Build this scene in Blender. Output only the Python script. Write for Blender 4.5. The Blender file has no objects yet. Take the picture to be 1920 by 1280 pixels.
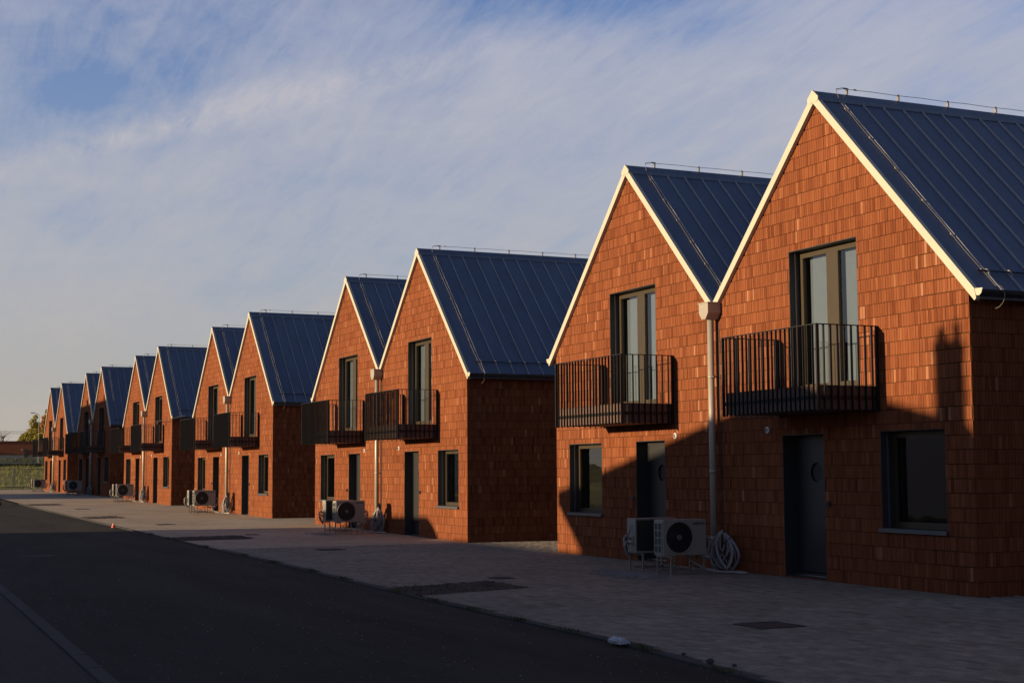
import bpy, bmesh, math, random
from mathutils import Vector, Matrix
import numpy as np
random.seed(7)
R_ = math.radians
SC = bpy.context.scene
COL = SC.collection

# ------------------------------------------------------------------ camera
CAM = Vector((15.6457, -13.9372, 1.7247))
cam_d = bpy.data.cameras.new('camera')
cam = bpy.data.objects.new('camera', cam_d); COL.objects.link(cam)
yaw, pitch, roll, fpx = 1.1459, .0878, -.0058, 2760.34
cy, sy, cp, sp = math.cos(yaw), math.sin(yaw), math.cos(pitch), math.sin(pitch)
F = Vector((-sy*cp, cy*cp, sp)); rr = Vector((cy, sy, 0)); uu = rr.cross(F)
cr, sr = math.cos(roll), math.sin(roll)
R2 = cr*rr + sr*uu; U2 = -sr*rr + cr*uu
cam.matrix_world = Matrix(((R2.x, U2.x, -F.x, CAM.x), (R2.y, U2.y, -F.y, CAM.y), (R2.z, U2.z, -F.z, CAM.z), (0, 0, 0, 1)))
cam_d.sensor_width = 36; cam_d.lens = fpx/1920*36
cam_d.clip_start = .1; cam_d.clip_end = 4000
SC.camera = cam

# ------------------------------------------------------------------ sky and sun
SUN_TO = Vector((-.1305, -1.0, .1197)).normalized()          # direction towards the sun
SUN_EL = math.asin(SUN_TO.z); SUN_AZ = math.atan2(SUN_TO.x, SUN_TO.y)
w = bpy.data.worlds.new('World'); SC.world = w; w.use_nodes = True
nt = w.node_tree; nt.nodes.clear()
def N(t, kind, **kw):
    n = t.nodes.new(kind)
    for k, v in kw.items(): setattr(n, k, v)
    return n
sky = N(nt, 'ShaderNodeTexSky', sky_type='NISHITA', sun_disc=False, sun_elevation=SUN_EL, sun_rotation=SUN_AZ,
        altitude=100, air_density=1.0, dust_density=.35, ozone_density=3.5)
tc = N(nt, 'ShaderNodeTexCoord')
sep = N(nt, 'ShaderNodeSeparateXYZ'); nt.links.new(tc.outputs['Generated'], sep.inputs[0])
def mth(t, op, a, b=None, c=None, clamp=False):
    n = N(t, 'ShaderNodeMath', operation=op, use_clamp=clamp)
    for i, v in enumerate((a, b, c)):
        if v is None: continue
        if isinstance(v, (int, float)): n.inputs[i].default_value = v
        else: t.links.new(v, n.inputs[i])
    return n.outputs[0]
zc = mth(nt, 'MAXIMUM', sep.outputs[2], 0.0)
zz = mth(nt, 'ADD', zc, .16)
px_ = mth(nt, 'DIVIDE', sep.outputs[0], zz); py_ = mth(nt, 'DIVIDE', sep.outputs[1], zz)
comb = N(nt, 'ShaderNodeCombineXYZ'); nt.links.new(px_, comb.inputs[0]); nt.links.new(py_, comb.inputs[1])
def mapping(t, src, rot=(0, 0, 0), scale=(1, 1, 1), loc=(0, 0, 0)):
    m = N(t, 'ShaderNodeMapping'); t.links.new(src, m.inputs[0])
    m.inputs['Rotation'].default_value = rot; m.inputs['Scale'].default_value = scale; m.inputs['Location'].default_value = loc
    return m.outputs[0]
def noise(t, src, scale, detail=6, rough=.55, dist=0.0, lac=2.0):
    n = N(t, 'ShaderNodeTexNoise'); t.links.new(src, n.inputs['Vector'])
    n.inputs['Scale'].default_value = scale; n.inputs['Detail'].default_value = detail
    n.inputs['Roughness'].default_value = rough; n.inputs['Distortion'].default_value = dist; n.inputs['Lacunarity'].default_value = lac
    return n.outputs['Fac']
def ramp(t, fac, stops, interp='LINEAR'):
    r = N(t, 'ShaderNodeValToRGB'); t.links.new(fac, r.inputs[0]); r.color_ramp.interpolation = interp
    e = r.color_ramp.elements
    while len(e) < len(stops): e.new(.5)
    for el, (p, c) in zip(e, stops):
        el.position = p; el.color = (c, c, c, 1) if isinstance(c, (int, float)) else (*c, 1)
    return r.outputs['Color']
def mix(t, fac, a, b, mode='MIX'):
    m = N(t, 'ShaderNodeMix', data_type='RGBA', blend_type=mode)
    for i, v in ((0, fac), (6, a), (7, b)):
        if isinstance(v, (int, float)): m.inputs[i].default_value = v
        elif isinstance(v, tuple): m.inputs[i].default_value = (*v, 1)
        else: t.links.new(v, m.inputs[i])
    return m.outputs[2]
v1 = mapping(nt, comb.outputs[0], rot=(0, 0, R_(28)), scale=(.8, 2.6, 1), loc=(3.3, 1.7, 0))
n1 = noise(nt, v1, .9, 9, .62, .5)
v2 = mapping(nt, comb.outputs[0], rot=(0, 0, R_(18)), scale=(.5, 1.1, 1), loc=(7.1, 4.2, 2))
n2 = noise(nt, v2, .7, 5, .5, .2)
v3 = mapping(nt, comb.outputs[0], rot=(0, 0, R_(40)), scale=(1.4, 6.0, 1), loc=(1.1, 9.4, 5))
n3 = noise(nt, v3, 2.2, 8, .65, .9)
v4 = mapping(nt, comb.outputs[0], rot=(0, 0, R_(-34)), scale=(2.2, 9.0, 1), loc=(5.1, 2.4, 3))
n4 = noise(nt, v4, 2.0, 10, .68, 1.4)
n5 = noise(nt, comb.outputs[0], 4.5, 10, .62, .8)
cl = mth(nt, 'ADD', mth(nt, 'MULTIPLY', n1, .42), mth(nt, 'ADD', mth(nt, 'MULTIPLY', n2, .42), mth(nt, 'ADD', mth(nt, 'MULTIPLY', n3, .14), mth(nt, 'ADD', mth(nt, 'MULTIPLY', n4, .13), mth(nt, 'MULTIPLY', n5, .13)))))
# one long feathered band of cirrus, thin veil below it, clearer blue pockets
wob = mth(nt, 'MULTIPLY', mth(nt, 'SUBTRACT', noise(nt, comb.outputs[0], 3.2, 4, .6), .5), .16)
def lin(a, u0, b, v0): return mth(nt, 'ADD', mth(nt, 'MULTIPLY', mth(nt, 'SUBTRACT', px_, u0), a), mth(nt, 'MULTIPLY', mth(nt, 'SUBTRACT', py_, v0), b))
sl_ = mth(nt, 'ADD', lin(-.643, -2.4, .766, .55), wob); tl_ = lin(.766, -2.4, .643, .55)
def gauss(v, w_): 
    q = mth(nt, 'DIVIDE', v, w_); return mth(nt, 'EXPONENT', mth(nt, 'MULTIPLY', mth(nt, 'MULTIPLY', q, q), -1.0))
fuzz = ramp(nt, noise(nt, mapping(nt, comb.outputs[0], rot=(0, 0, R_(-50)), scale=(3, 9, 1)), 1.6, 8, .7, .6), [(.36, .1), (.66, 1.0)])
band = mth(nt, 'MULTIPLY', mth(nt, 'MULTIPLY', gauss(sl_, .055), gauss(tl_, .52)), fuzz)
veil = mth(nt, 'MULTIPLY', mth(nt, 'MULTIPLY', gauss(mth(nt, 'SUBTRACT', sl_, .16), .17), gauss(tl_, .75)), 1.0)
def blob(u0, v0, ru, rv):
    a = mth(nt, 'DIVIDE', mth(nt, 'ADD', mth(nt, 'SUBTRACT', px_, u0), wob), ru); b = mth(nt, 'DIVIDE', mth(nt, 'SUBTRACT', mth(nt, 'SUBTRACT', py_, v0), wob), rv)
    return mth(nt, 'EXPONENT', mth(nt, 'MULTIPLY', mth(nt, 'ADD', mth(nt, 'MULTIPLY', a, a), mth(nt, 'MULTIPLY', b, b)), -1.0))
gaps = mth(nt, 'ADD', mth(nt, 'ADD', blob(-2.37, .34, .13, .10), blob(-1.80, .98, .12, .22)), mth(nt, 'ADD', mth(nt, 'MULTIPLY', blob(-3.0, .38, .12, .05), .8), mth(nt, 'ADD', mth(nt, 'MULTIPLY', blob(-3.5, .82, .14, .08), .6), mth(nt, 'MULTIPLY', blob(-1.5, 1.35, .12, .2), .7))))
cl = mth(nt, 'ADD', cl, mth(nt, 'SUBTRACT', mth(nt, 'ADD', mth(nt, 'MULTIPLY', band, .24), mth(nt, 'MULTIPLY', veil, .07)), mth(nt, 'MULTIPLY', gaps, .085)))
cmask = ramp(nt, cl, [(.50, 0.0), (.59, .42), (.66, .68), (.78, 1.0)])
# cloud colour: lilac grey high up, warmer towards the horizon
hz = ramp(nt, sep.outputs[2], [(0.0, (3.75, 3.35, 2.95)), (.06, (3.3, 3.2, 3.1)), (.14, (3.3, 3.4, 3.75)), (.30, (3.45, 3.6, 4.35)), (.45, (1.3, 1.45, 2.0)), (1.0, (.4, .5, .85))])
CLOUD_GAIN = mix(nt, 1.0, hz, (1.08, 1.04, 1.0), 'MULTIPLY')
near_h = ramp(nt, sep.outputs[2], [(0.0, .90), (.07, .70), (.18, .36), (.3, .16), (.6, .1)])
cm2 = mth(nt, 'ADD', near_h, mth(nt, 'MULTIPLY', cmask, mth(nt, 'SUBTRACT', 1.0, near_h)))
skyb = mix(nt, 1.0, sky.outputs[0], (1.1, 1.2, 1.55), 'MULTIPLY')
skyc = mix(nt, cm2, skyb, CLOUD_GAIN)
bg = N(nt, 'ShaderNodeBackground'); bg.inputs[1].default_value = .0747
nt.links.new(skyc, bg.inputs[0])
wo = N(nt, 'ShaderNodeOutputWorld'); nt.links.new(bg.outputs[0], wo.inputs[0])

sd = bpy.data.lights.new('sun', 'SUN'); sun = bpy.data.objects.new('sun', sd); COL.objects.link(sun)
sd.energy = 5.0; sd.color = (1.0, .735, .43); sd.angle = R_(.53)
sun.rotation_euler = (-SUN_TO).to_track_quat('-Z', 'Y').to_euler()
SC.view_settings.view_transform = 'Standard'; SC.view_settings.look = 'None'
SC.view_settings.exposure = .8; SC.view_settings.gamma = 1; SC.view_settings.use_curve_mapping = False
SC.render.engine = 'CYCLES'

# ------------------------------------------------------------------ measures
W = 6.4291; XA = 3.3284; HE = 4.18; HR = 7.52; HV = 4.481; DEP = 9.6
SL = (HR-HE)/XA; SLV = (HR-HV)/(W-XA)
X0 = [0.0, -17.8606, -35.9749, -53.8651, -71.4558, -89.3230]
GZ = [0.0, -.008, .102, .219, .396, .421]
GX = [0]+[-a for a in X0[1:]]+[112, 2000]; GV = GZ+[.46, .6]
def gz(x):
    return float(np.interp(-x, GX, GV)) if x < 0 else 0.0
def kerb_y(x):
    return float(np.interp(x, [-120, -60, -30, -16.5, -10.5, -5.7, -.8, 2.44, 4.0, 5.4, 40], [-6.15, -6.15, -6.16, -6.2, -6.38, -6.61, -6.74, -6.78, -6.93, -7.05, -9.5]))

# ------------------------------------------------------------------ mesh helpers
class MB:
    def __init__(s, mirror=False): s.v = []; s.f = []; s.t = []; s.mi = mirror
    def quad(s, *p, tone=.5):
        i = len(s.v)
        if s.mi: p = [(-2*W-a, b, c) for a, b, c in p][::-1]
        s.v += [tuple(q) for q in p]; s.f.append(tuple(range(i, i+len(p)))); s.t.append(tone)
    def box(s, x0, x1, y0, y1, z0, z1, tone=.5, skip=''):
        if x0 > x1: x0, x1 = x1, x0
        if y0 > y1: y0, y1 = y1, y0
        if 'f' not in skip: s.quad((x0, y0, z0), (x1, y0, z0), (x1, y0, z1), (x0, y0, z1), tone=tone)
        if 'b' not in skip: s.quad((x1, y1, z0), (x0, y1, z0), (x0, y1, z1), (x1, y1, z1), tone=tone)
        if 'l' not in skip: s.quad((x0, y1, z0), (x0, y0, z0), (x0, y0, z1), (x0, y1, z1), tone=tone)
        if 'r' not in skip: s.quad((x1, y0, z0), (x1, y1, z0), (x1, y1, z1), (x1, y0, z1), tone=tone)
        if 't' not in skip: s.quad((x0, y0, z1), (x1, y0, z1), (x1, y1, z1), (x0, y1, z1), tone=tone)
        if 'u' not in skip: s.quad((x0, y1, z0), (x1, y1, z0), (x1, y0, z0), (x0, y0, z0), tone=tone)
    def prism(s, poly, axis, a, b, tone=.5):
        """poly: list of 2D points, extruded along axis ('x','y','z') from a to b"""
        def P(p, q):
            return {'y': (p[0], q, p[1]), 'x': (q, p[0], p[1]), 'z': (p[0], p[1], q)}[axis]
        n = len(poly)
        ar = sum(poly[i][0]*poly[(i+1) % n][1]-poly[(i+1) % n][0]*poly[i][1] for i in range(n))
        flip = (ar > 0) if axis != 'y' else (ar < 0)
        pl = poly if not flip else poly[::-1]
        if a > b: a, b = b, a
        s.quad(*[P(p, a) for p in pl], tone=tone); s.quad(*[P(p, b) for p in pl[::-1]], tone=tone)
        for i in range(n):
            p, q = pl[i], pl[(i+1) % n]
            s.quad(P(p, a), P(p, b), P(q, b), P(q, a), tone=tone)
    def tube(s, pts, r, n=8, closed=False, tone=.5, cap=True):
        pts = [Vector(p) for p in pts]; m = len(pts); base = len(s.v)
        up = Vector((0.01, 0.02, 1)); prev = None
        for i, p in enumerate(pts):
            if closed: d = pts[(i+1) % m]-pts[i-1]
            else: d = pts[min(i+1, m-1)]-pts[max(i-1, 0)]
            d.normalize()
            if prev is None:
                a = d.cross(up)
                if a.length < 1e-3: a = d.cross(Vector((1, 0, 0)))
            else: a = prev - d*prev.dot(d)
            a.normalize(); prev = a; b = d.cross(a)
            ri = r[i] if isinstance(r, (list, tuple)) else r
            for k in range(n):
                t = 2*math.pi*k/n; q = p+a*math.cos(t)*ri+b*math.sin(t)*ri
                s.v.append(tuple(q))
        for i in range(m if closed else m-1):
            j = (i+1) % m
            for k in range(n):
                l = (k+1) % n
                s.f.append((base+i*n+k, base+i*n+l, base+j*n+l, base+j*n+k)[::-1]); s.t.append(tone)
        if cap and not closed:
            s.f.append(tuple(base+k for k in range(n))); s.t.append(tone)
            s.f.append(tuple(base+(m-1)*n+k for k in range(n))[::-1]); s.t.append(tone)
    def disc(s, c, r, axis='x', n=32, tone=.5, inner=0):
        pass
    def mesh(s, name, mat, smooth=False):
        me = bpy.data.meshes.new(name); me.from_pydata(s.v, [], s.f); me.update()
        a = me.attributes.new('tone', 'FLOAT', 'FACE'); a.data.foreach_set('value', s.t)
        if mat: me.materials.append(mat)
        if smooth: me.polygons.foreach_set('use_smooth', [True]*len(s.f))
        return me
def link(name, me, parent=None, loc=(0, 0, 0), rz=0):
    o = bpy.data.objects.new(name, me); COL.objects.link(o)
    o.location = loc
    if rz: o.rotation_euler = (0, 0, rz)
    if parent: o.parent = parent
    return o
def empty(name, loc, label, cat, group=None, rz=0):
    o = link(name, None, None, loc, rz); o.empty_display_size = .3
    o['label'] = label; o['category'] = cat
    if group: o['group'] = group
    return o
def tag(o, label=None, cat=None, group=None, kind=None):
    for k, v in (('label', label), ('category', cat), ('group', group), ('kind', kind)):
        if v: o[k] = v
    return o
CACHE = {}
def cached(key, fn):
    if key not in CACHE: CACHE[key] = fn()
    return CACHE[key]

# ------------------------------------------------------------------ materials
def newmat(name):
    m = bpy.data.materials.new(name); m.use_nodes = True; t = m.node_tree; t.nodes.clear()
    out = N(t, 'ShaderNodeOutputMaterial'); b = N(t, 'ShaderNodeBsdfPrincipled'); t.links.new(b.outputs[0], out.inputs[0])
    return m, t, b
def simple(name, col, rough=.6, metal=0.0, var=.12, scale=6.0, bump=0.0, bscale=60, spec=.5, coord='Object', noise_rough=0.0):
    m, t, b = newmat(name)
    c = N(t, 'ShaderNodeTexCoord'); n = noise(t, c.outputs[coord], scale, 5, .6)
    col2 = tuple(x*(1-var) for x in col); col3 = tuple(min(1, x*(1+var)) for x in col)
    t.links.new(ramp(t, n, [(.3, col2), (.7, col3)]), b.inputs['Base Color'])
    b.inputs['Roughness'].default_value = rough; b.inputs['Metallic'].default_value = metal
    b.inputs['Specular IOR Level'].default_value = spec
    if noise_rough:
        r = ramp(t, noise(t, c.outputs[coord], scale*2.3, 4, .6), [(.3, max(.05, rough-noise_rough)), (.7, min(1, rough+noise_rough))]); t.links.new(r, b.inputs['Roughness'])
    if bump:
        bn = noise(t, c.outputs[coord], bscale, 4, .6); bb = N(t, 'ShaderNodeBump'); bb.inputs['Strength'].default_value = bump; bb.inputs['Distance'].default_value = .01
        t.links.new(bn, bb.inputs['Height']); t.links.new(bb.outputs[0], b.inputs['Normal'])
    return m
def brick_mat(name='brick'):
    m, t, b = newmat(name)
    at = N(t, 'ShaderNodeAttribute', attribute_name='tone')
    g = N(t, 'ShaderNodeNewGeometry')
    oi = N(t, 'ShaderNodeObjectInfo')
    base = ramp(t, at.outputs['Fac'], [(0, (.114, .0345, .0155)), (.35, (.172, .0565, .0255)), (.7, (.208, .071, .0325)), (.93, (.242, .092, .043)), (1, (.30, .14, .08))])
    # fine vertical drag marks of the cut face
    pos = mapping(t, g.outputs['Position'], scale=(90, 90, 5))
    n = noise(t, pos, 1.0, 4, .6)
    big = noise(t, g.outputs['Position'], .55, 4, .6)
    c1 = mix(t, 1.0, base, ramp(t, n, [(.3, .74), (.7, 1.14)]), 'MULTIPLY')
    c2 = mix(t, 1.0, c1, ramp(t, big, [(.3, .86), (.7, 1.08)]), 'MULTIPLY')
    spot = noise(t, g.outputs['Position'], 17, 3, .7)
    c3 = mix(t, ramp(t, spot, [(.70, 0.0), (.78, .5)]), c2, (.62, .36, .22))
    # splash-stained foot of the wall
    t.links.new(c3, b.inputs['Base Color'])
    b.inputs['Roughness'].default_value = .95; b.inputs['Specular IOR Level'].default_value = .06
    bb = N(t, 'ShaderNodeBump'); bb.inputs['Strength'].default_value = .35; bb.inputs['Distance'].default_value = .004
    t.links.new(n, bb.inputs['Height']); t.links.new(bb.outputs[0], b.inputs['Normal'])
    return m
M = {}
M['brick'] = brick_mat()
M['mortar'] = simple('mortar', (.068, .030, .014), .95, spec=.05, var=.25, scale=9, bump=.3)
def metal_roof():
    m, t, b = newmat('standing_seam_metal')
    c = N(t, 'ShaderNodeTexCoord'); oi = N(t, 'ShaderNodeObjectInfo'); g = N(t, 'ShaderNodeNewGeometry')
    n = noise(t, mapping(t, g.outputs['Position'], scale=(.7, 3.0, .7)), 1.3, 4, .6)
    col = mix(t, oi.outputs['Random'], (.092, .124, .185), (.110, .146, .210))
    t.links.new(mix(t, 1.0, col, ramp(t, n, [(.3, .88), (.7, 1.08)]), 'MULTIPLY'), b.inputs['Base Color'])
    b.inputs['Metallic'].default_value = .35; b.inputs['Roughness'].default_value = .5
    b.inputs['Specular IOR Level'].default_value = .4
    bb = N(t, 'ShaderNodeBump'); bb.inputs['Strength'].default_value = .12; bb.inputs['Distance'].default_value = .02
    t.links.new(n, bb.inputs['Height']); t.links.new(bb.outputs[0], b.inputs['Normal'])
    return m
M['roof'] = metal_roof()
M['seam'] = simple('seam_metal_lit', (.33, .33, .36), .5, metal=.0, var=.08)  # paler than the roof sheets: light caught by the seams, put into colour
M['trim'] = simple('pale_aluminium', (.41, .39, .315), .45, metal=.0, var=.04, scale=2, noise_rough=.08)
M['pipe'] = simple('painted_steel', (.30, .275, .235), .4, metal=.1, var=.05)
M['bronze'] = simple('bronze_frame', (.040, .029, .016), .5, metal=.25, var=.08)
M['dark'] = simple('black_steel', (.010, .010, .011), .5, metal=.3, var=.15)
M['lining'] = simple('anthracite_lining', (.022, .023, .027), .55, metal=.1, var=.1)
M['sill'] = simple('sill_metal', (.10, .105, .12), .4, metal=.5, var=.06)
M['slab'] = simple('brown_cladding', (.085, .048, .038), .6, var=.12)
M['door'] = simple('grey_door', (.013, .014, .017), .5, var=.05)
M['steel'] = simple('stainless', (.55, .55, .56), .28, metal=.9, var=.05)
M['galv'] = simple('galvanised', (.24, .23, .22), .45, metal=.6, var=.15, scale=30)
M['wire'] = simple('conductor_wire', (.30, .27, .24), .45, metal=.7, var=.1)
M['casing'] = simple('unit_casing', (.22, .21, .19), .5, var=.04)
M['fan'] = simple('fan_black', (.012, .013, .015), .5, var=.1)
M['hub'] = simple('fan_hub', (.10, .10, .11), .5, var=.1)
M['coil'] = simple('coil_fins', (.030, .036, .036), .5, metal=.2, var=.2, scale=40)
M['hose'] = simple('hose_foam', (.235, .225, .235), .75, var=.15, scale=15, bump=.3)
M['hose_dark'] = simple('hose_black', (.03, .03, .03), .6, var=.1)
M['curtain'] = simple('white_blind', (.10, .118, .155), .9, var=.05)
M['interior'] = simple('dim_interior', (.035, .033, .03), .9, var=.1)
M['plastic'] = simple('white_plastic', (.7, .7, .68), .45, var=.05)
M['iron'] = simple('cast_iron', (.032, .032, .034), .7, metal=.2, var=.25, scale=30, bump=.4)
M['render'] = simple('pale_render', (.55, .5, .44), .9, var=.05)
M['rooftile'] = simple('brown_tiles', (.16, .07, .05), .8, var=.15)
M['rust'] = simple('rust_cladding', (.17, .05, .02), .75, var=.16, scale=.6)
M['concrete'] = simple('concrete', (.30, .28, .25), .9, var=.15, scale=3, bump=.3)
M['wood'] = simple('bark', (.10, .075, .05), .9, var=.2, scale=6)
def glass_mat(name, tint=(.85, .9, .88), refl=1.5):
    m = bpy.data.materials.new(name); m.use_nodes = True; t = m.node_tree; t.nodes.clear()
    out = N(t, 'ShaderNodeOutputMaterial'); tr = N(t, 'ShaderNodeBsdfTransparent'); gl = N(t, 'ShaderNodeBsdfGlossy')
    tr.inputs[0].default_value = (*tint, 1); gl.inputs['Roughness'].default_value = .02; gl.inputs[0].default_value = (.9, .93, .95, 1)
    fr = N(t, 'ShaderNodeFresnel'); fr.inputs[0].default_value = 1.6
    fac = mth(t, 'MULTIPLY', fr.outputs[0], refl, clamp=True)
    c = N(t, 'ShaderNodeTexCoord'); bn = noise(t, c.outputs['Object'], 1.1, 2, .5)
    bb = N(t, 'ShaderNodeBump'); bb.inputs['Strength'].default_value = .06; bb.inputs['Distance'].default_value = .05
    t.links.new(bn, bb.inputs['Height']); t.links.new(bb.outputs[0], gl.inputs['Normal'])
    mx = N(t, 'ShaderNodeMixShader'); t.links.new(fac, mx.inputs[0]); t.links.new(tr.outputs[0], mx.inputs[1]); t.links.new(gl.outputs[0], mx.inputs[2])
    t.links.new(mx.outputs[0], out.inputs[0])
    return m
M['glass'] = glass_mat('window_glass')
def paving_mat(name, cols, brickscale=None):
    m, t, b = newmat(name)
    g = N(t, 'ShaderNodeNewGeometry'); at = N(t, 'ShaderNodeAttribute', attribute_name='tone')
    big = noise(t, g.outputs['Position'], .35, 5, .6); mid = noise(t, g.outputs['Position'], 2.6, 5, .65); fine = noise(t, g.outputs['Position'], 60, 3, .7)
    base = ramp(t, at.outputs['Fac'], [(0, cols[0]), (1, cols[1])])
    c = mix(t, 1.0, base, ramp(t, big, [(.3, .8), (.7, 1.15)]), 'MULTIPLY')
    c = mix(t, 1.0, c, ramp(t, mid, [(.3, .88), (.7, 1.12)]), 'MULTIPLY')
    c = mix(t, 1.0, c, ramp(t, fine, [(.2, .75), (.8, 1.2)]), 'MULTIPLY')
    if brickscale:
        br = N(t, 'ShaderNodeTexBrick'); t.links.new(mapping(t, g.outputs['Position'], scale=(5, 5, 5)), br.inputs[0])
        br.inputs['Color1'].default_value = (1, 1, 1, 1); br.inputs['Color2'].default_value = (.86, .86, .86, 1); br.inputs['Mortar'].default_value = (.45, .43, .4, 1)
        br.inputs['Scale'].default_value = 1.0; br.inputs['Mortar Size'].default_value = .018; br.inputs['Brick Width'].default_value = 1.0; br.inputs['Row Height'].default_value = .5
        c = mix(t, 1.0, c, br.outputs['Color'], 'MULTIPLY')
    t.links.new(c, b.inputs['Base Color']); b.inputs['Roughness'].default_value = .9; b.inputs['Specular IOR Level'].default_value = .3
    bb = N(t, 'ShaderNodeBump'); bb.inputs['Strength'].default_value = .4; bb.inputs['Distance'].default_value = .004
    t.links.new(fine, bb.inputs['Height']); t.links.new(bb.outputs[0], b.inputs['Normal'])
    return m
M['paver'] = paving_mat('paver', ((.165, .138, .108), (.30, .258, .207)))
M['joint'] = simple('joint_sand', (.045, .04, .034), .95, var=.2)
M['paving_far_lit'] = paving_mat('paving_far_lit', ((.38, .31, .225), (.47, .39, .29)), True)  # lighter, warmer copy of the paver: sunlight on the forecourt painted in
M['dark_paver'] = paving_mat('dark_paver', ((.024, .020, .019), (.040, .034, .031)), True)
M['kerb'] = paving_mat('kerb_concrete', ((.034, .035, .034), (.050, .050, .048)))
def asphalt_mat():
    m, t, b = newmat('asphalt')
    g = N(t, 'ShaderNodeNewGeometry')
    big = noise(t, mapping(t, g.outputs['Position'], scale=(.16, .9, 1)), 1.0, 6, .68); fine = noise(t, g.outputs['Position'], 90, 3, .7); mid = noise(t, g.outputs['Position'], 4, 6, .7)
    c = mix(t, 1.0, ramp(t, big, [(.32, (.025, .023, .020)), (.68, (.050, .046, .040))]), ramp(t, fine, [(.2, .6), (.8, 1.4)]), 'MULTIPLY')
    c = mix(t, ramp(t, mid, [(.58, 0.0), (.75, .6)]), c, (.075, .07, .063))
    # dust gathered along the kerb line
    t.links.new(c, b.inputs['Base Color']); b.inputs['Roughness'].default_value = .95; b.inputs['Specular IOR Level'].default_value = .12
    bb = N(t, 'ShaderNodeBump'); bb.inputs['Strength'].default_value = .5; bb.inputs['Distance'].default_value = .006
    t.links.new(fine, bb.inputs['Height']); t.links.new(bb.outputs[0], b.inputs['Normal'])
    return m
M['asphalt'] = asphalt_mat()
M['soil'] = simple('soil', (.055, .042, .032), .95, var=.45, scale=14, bump=.8, bscale=40)
M['stone'] = simple('gravel_stone', (.20, .19, .185), .9, var=.3, scale=3)
M['grass'] = simple('grass', (.25, .25, .03), .8, var=.35, scale=.8)
M['weed'] = simple('weed', (.06, .07, .025), .8, var=.3, scale=4)
M['field'] = simple('field_grass', (.20, .18, .035), .9, var=.35, scale=.5, bump=.4)
M['leaf_y'] = simple('leaf_yellow', (.30, .24, .02), .7, var=.45, scale=1.1)
M['leaf_o'] = simple('leaf_orange', (.32, .14, .02), .7, var=.4, scale=1.3)
M['leaf_g'] = simple('leaf_green', (.17, .16, .02), .7, var=.4, scale=1.2)
M['red'] = simple('red_plastic', (.55, .07, .05), .5, var=.1)

# ------------------------------------------------------------------ ground
def sheet(name, mat, xs, ylo, yhi, dz, kind='structure', tone=.5, label=None):
    mb = MB()
    for a, b in zip(xs[:-1], xs[1:]):
        mb.quad((a, ylo(a), gz(a)+dz), (b, ylo(b), gz(b)+dz), (b, yhi(b), gz(b)+dz), (a, yhi(a), gz(a)+dz), tone=tone)
    o = link(name, mb.mesh(name, mat)); o['kind'] = kind
    if label: o['label'] = label
    return o
XS = [-112, -100, -89.3, -80, -71.5, -62, -53.9, -45, -36, -30, -24, -17.9, -14, -10, -5.7, -3, -.8, 0, 1.2, 2.44, 4, 5.4, 8, 12, 20, 30, 42]
LK = lambda x: float(np.interp(x, [-112, -10, 3, 42], [-11.45, -11.6, -11.8, -12.3]))
gb = MB(); gb.quad((-1500, -1500, -.35), (1500, -1500, -.35), (1500, 1500, -.35), (-1500, 1500, -.35)); link('ground', gb.mesh('ground', M['field']))['kind'] = 'structure'
sheet('road', M['asphalt'], XS, LK, kerb_y, -.02)
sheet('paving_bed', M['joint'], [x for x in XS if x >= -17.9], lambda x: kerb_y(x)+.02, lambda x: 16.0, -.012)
sheet('forecourt_paving', M['paving_far_lit'], [x for x in XS if x <= -17.9], lambda x: kerb_y(x)+.11, lambda x: 16.0, 0.0)
sheet('pavement', M['dark_paver'], XS, lambda x: -17.5, lambda x: LK(x)-.16, -.004)
sheet('verge', M['field'], XS, lambda x: -60.0, lambda x: -17.5, -.05)
sheet('back_yard', M['field'], XS, lambda x: 16.0, lambda x: 60.0, -.03)

# pavers in front of the nearest two double houses: 300 singly, the rest joined
PV_L, PV_W, JT = .2, .1, .008
pav = []
ny = 0
y = -8.2
while y < 12.0:
    ny += 1
    x = -17.9 + (ny % 2)*.1
    while x < 9.0:
        inb = kerb_y(x+.1)+.13 < y < 12
        under = y > .02 and (-12.9 < x < -.02)
        far_back = y > .3 and x < -13 and False
        if inb and not under:
            pav.append((x, y))
        x += PV_L
    y += PV_W
def in_patch(x, y):
    cx, cyy = x+.1, y+.05
    t = (cyy+6.7)/2.1
    if -.0 < t < .96:
        xl = -5.24+t*(-5.92+5.24)+.12; xr = -3.86+t*(-4.43+3.86)-.12
        if xl < cx < xr: return True
    gx = cx-1.7; gy = cyy+4.51
    if abs(gx) < .19 and abs(gy) < .24: return True
    if abs(cx+6.42) < .07 and abs(cyy+4.17) < .12: return True
    return False
pav = [p for p in pav if not in_patch(*p)]
def footprint(x, y):
    d = (Vector((x+.1, y+.05, 0))-CAM); fw = d.dot(F); u = d.dot(R2)/fw*fpx
    v = -d.dot(U2)/fw*fpx
    vis = fw > 0 and abs(u) < 950 and abs(v) < 635
    return (1/fw**3 if vis else 0)
order = sorted(range(len(pav)), key=lambda i: -footprint(*pav[i]))
solo = set(order[:300])
rp = random.Random(3)
pav_root = link('paving', None, None, (0, 0, 0)); pav_root['kind'] = 'structure'
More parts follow.
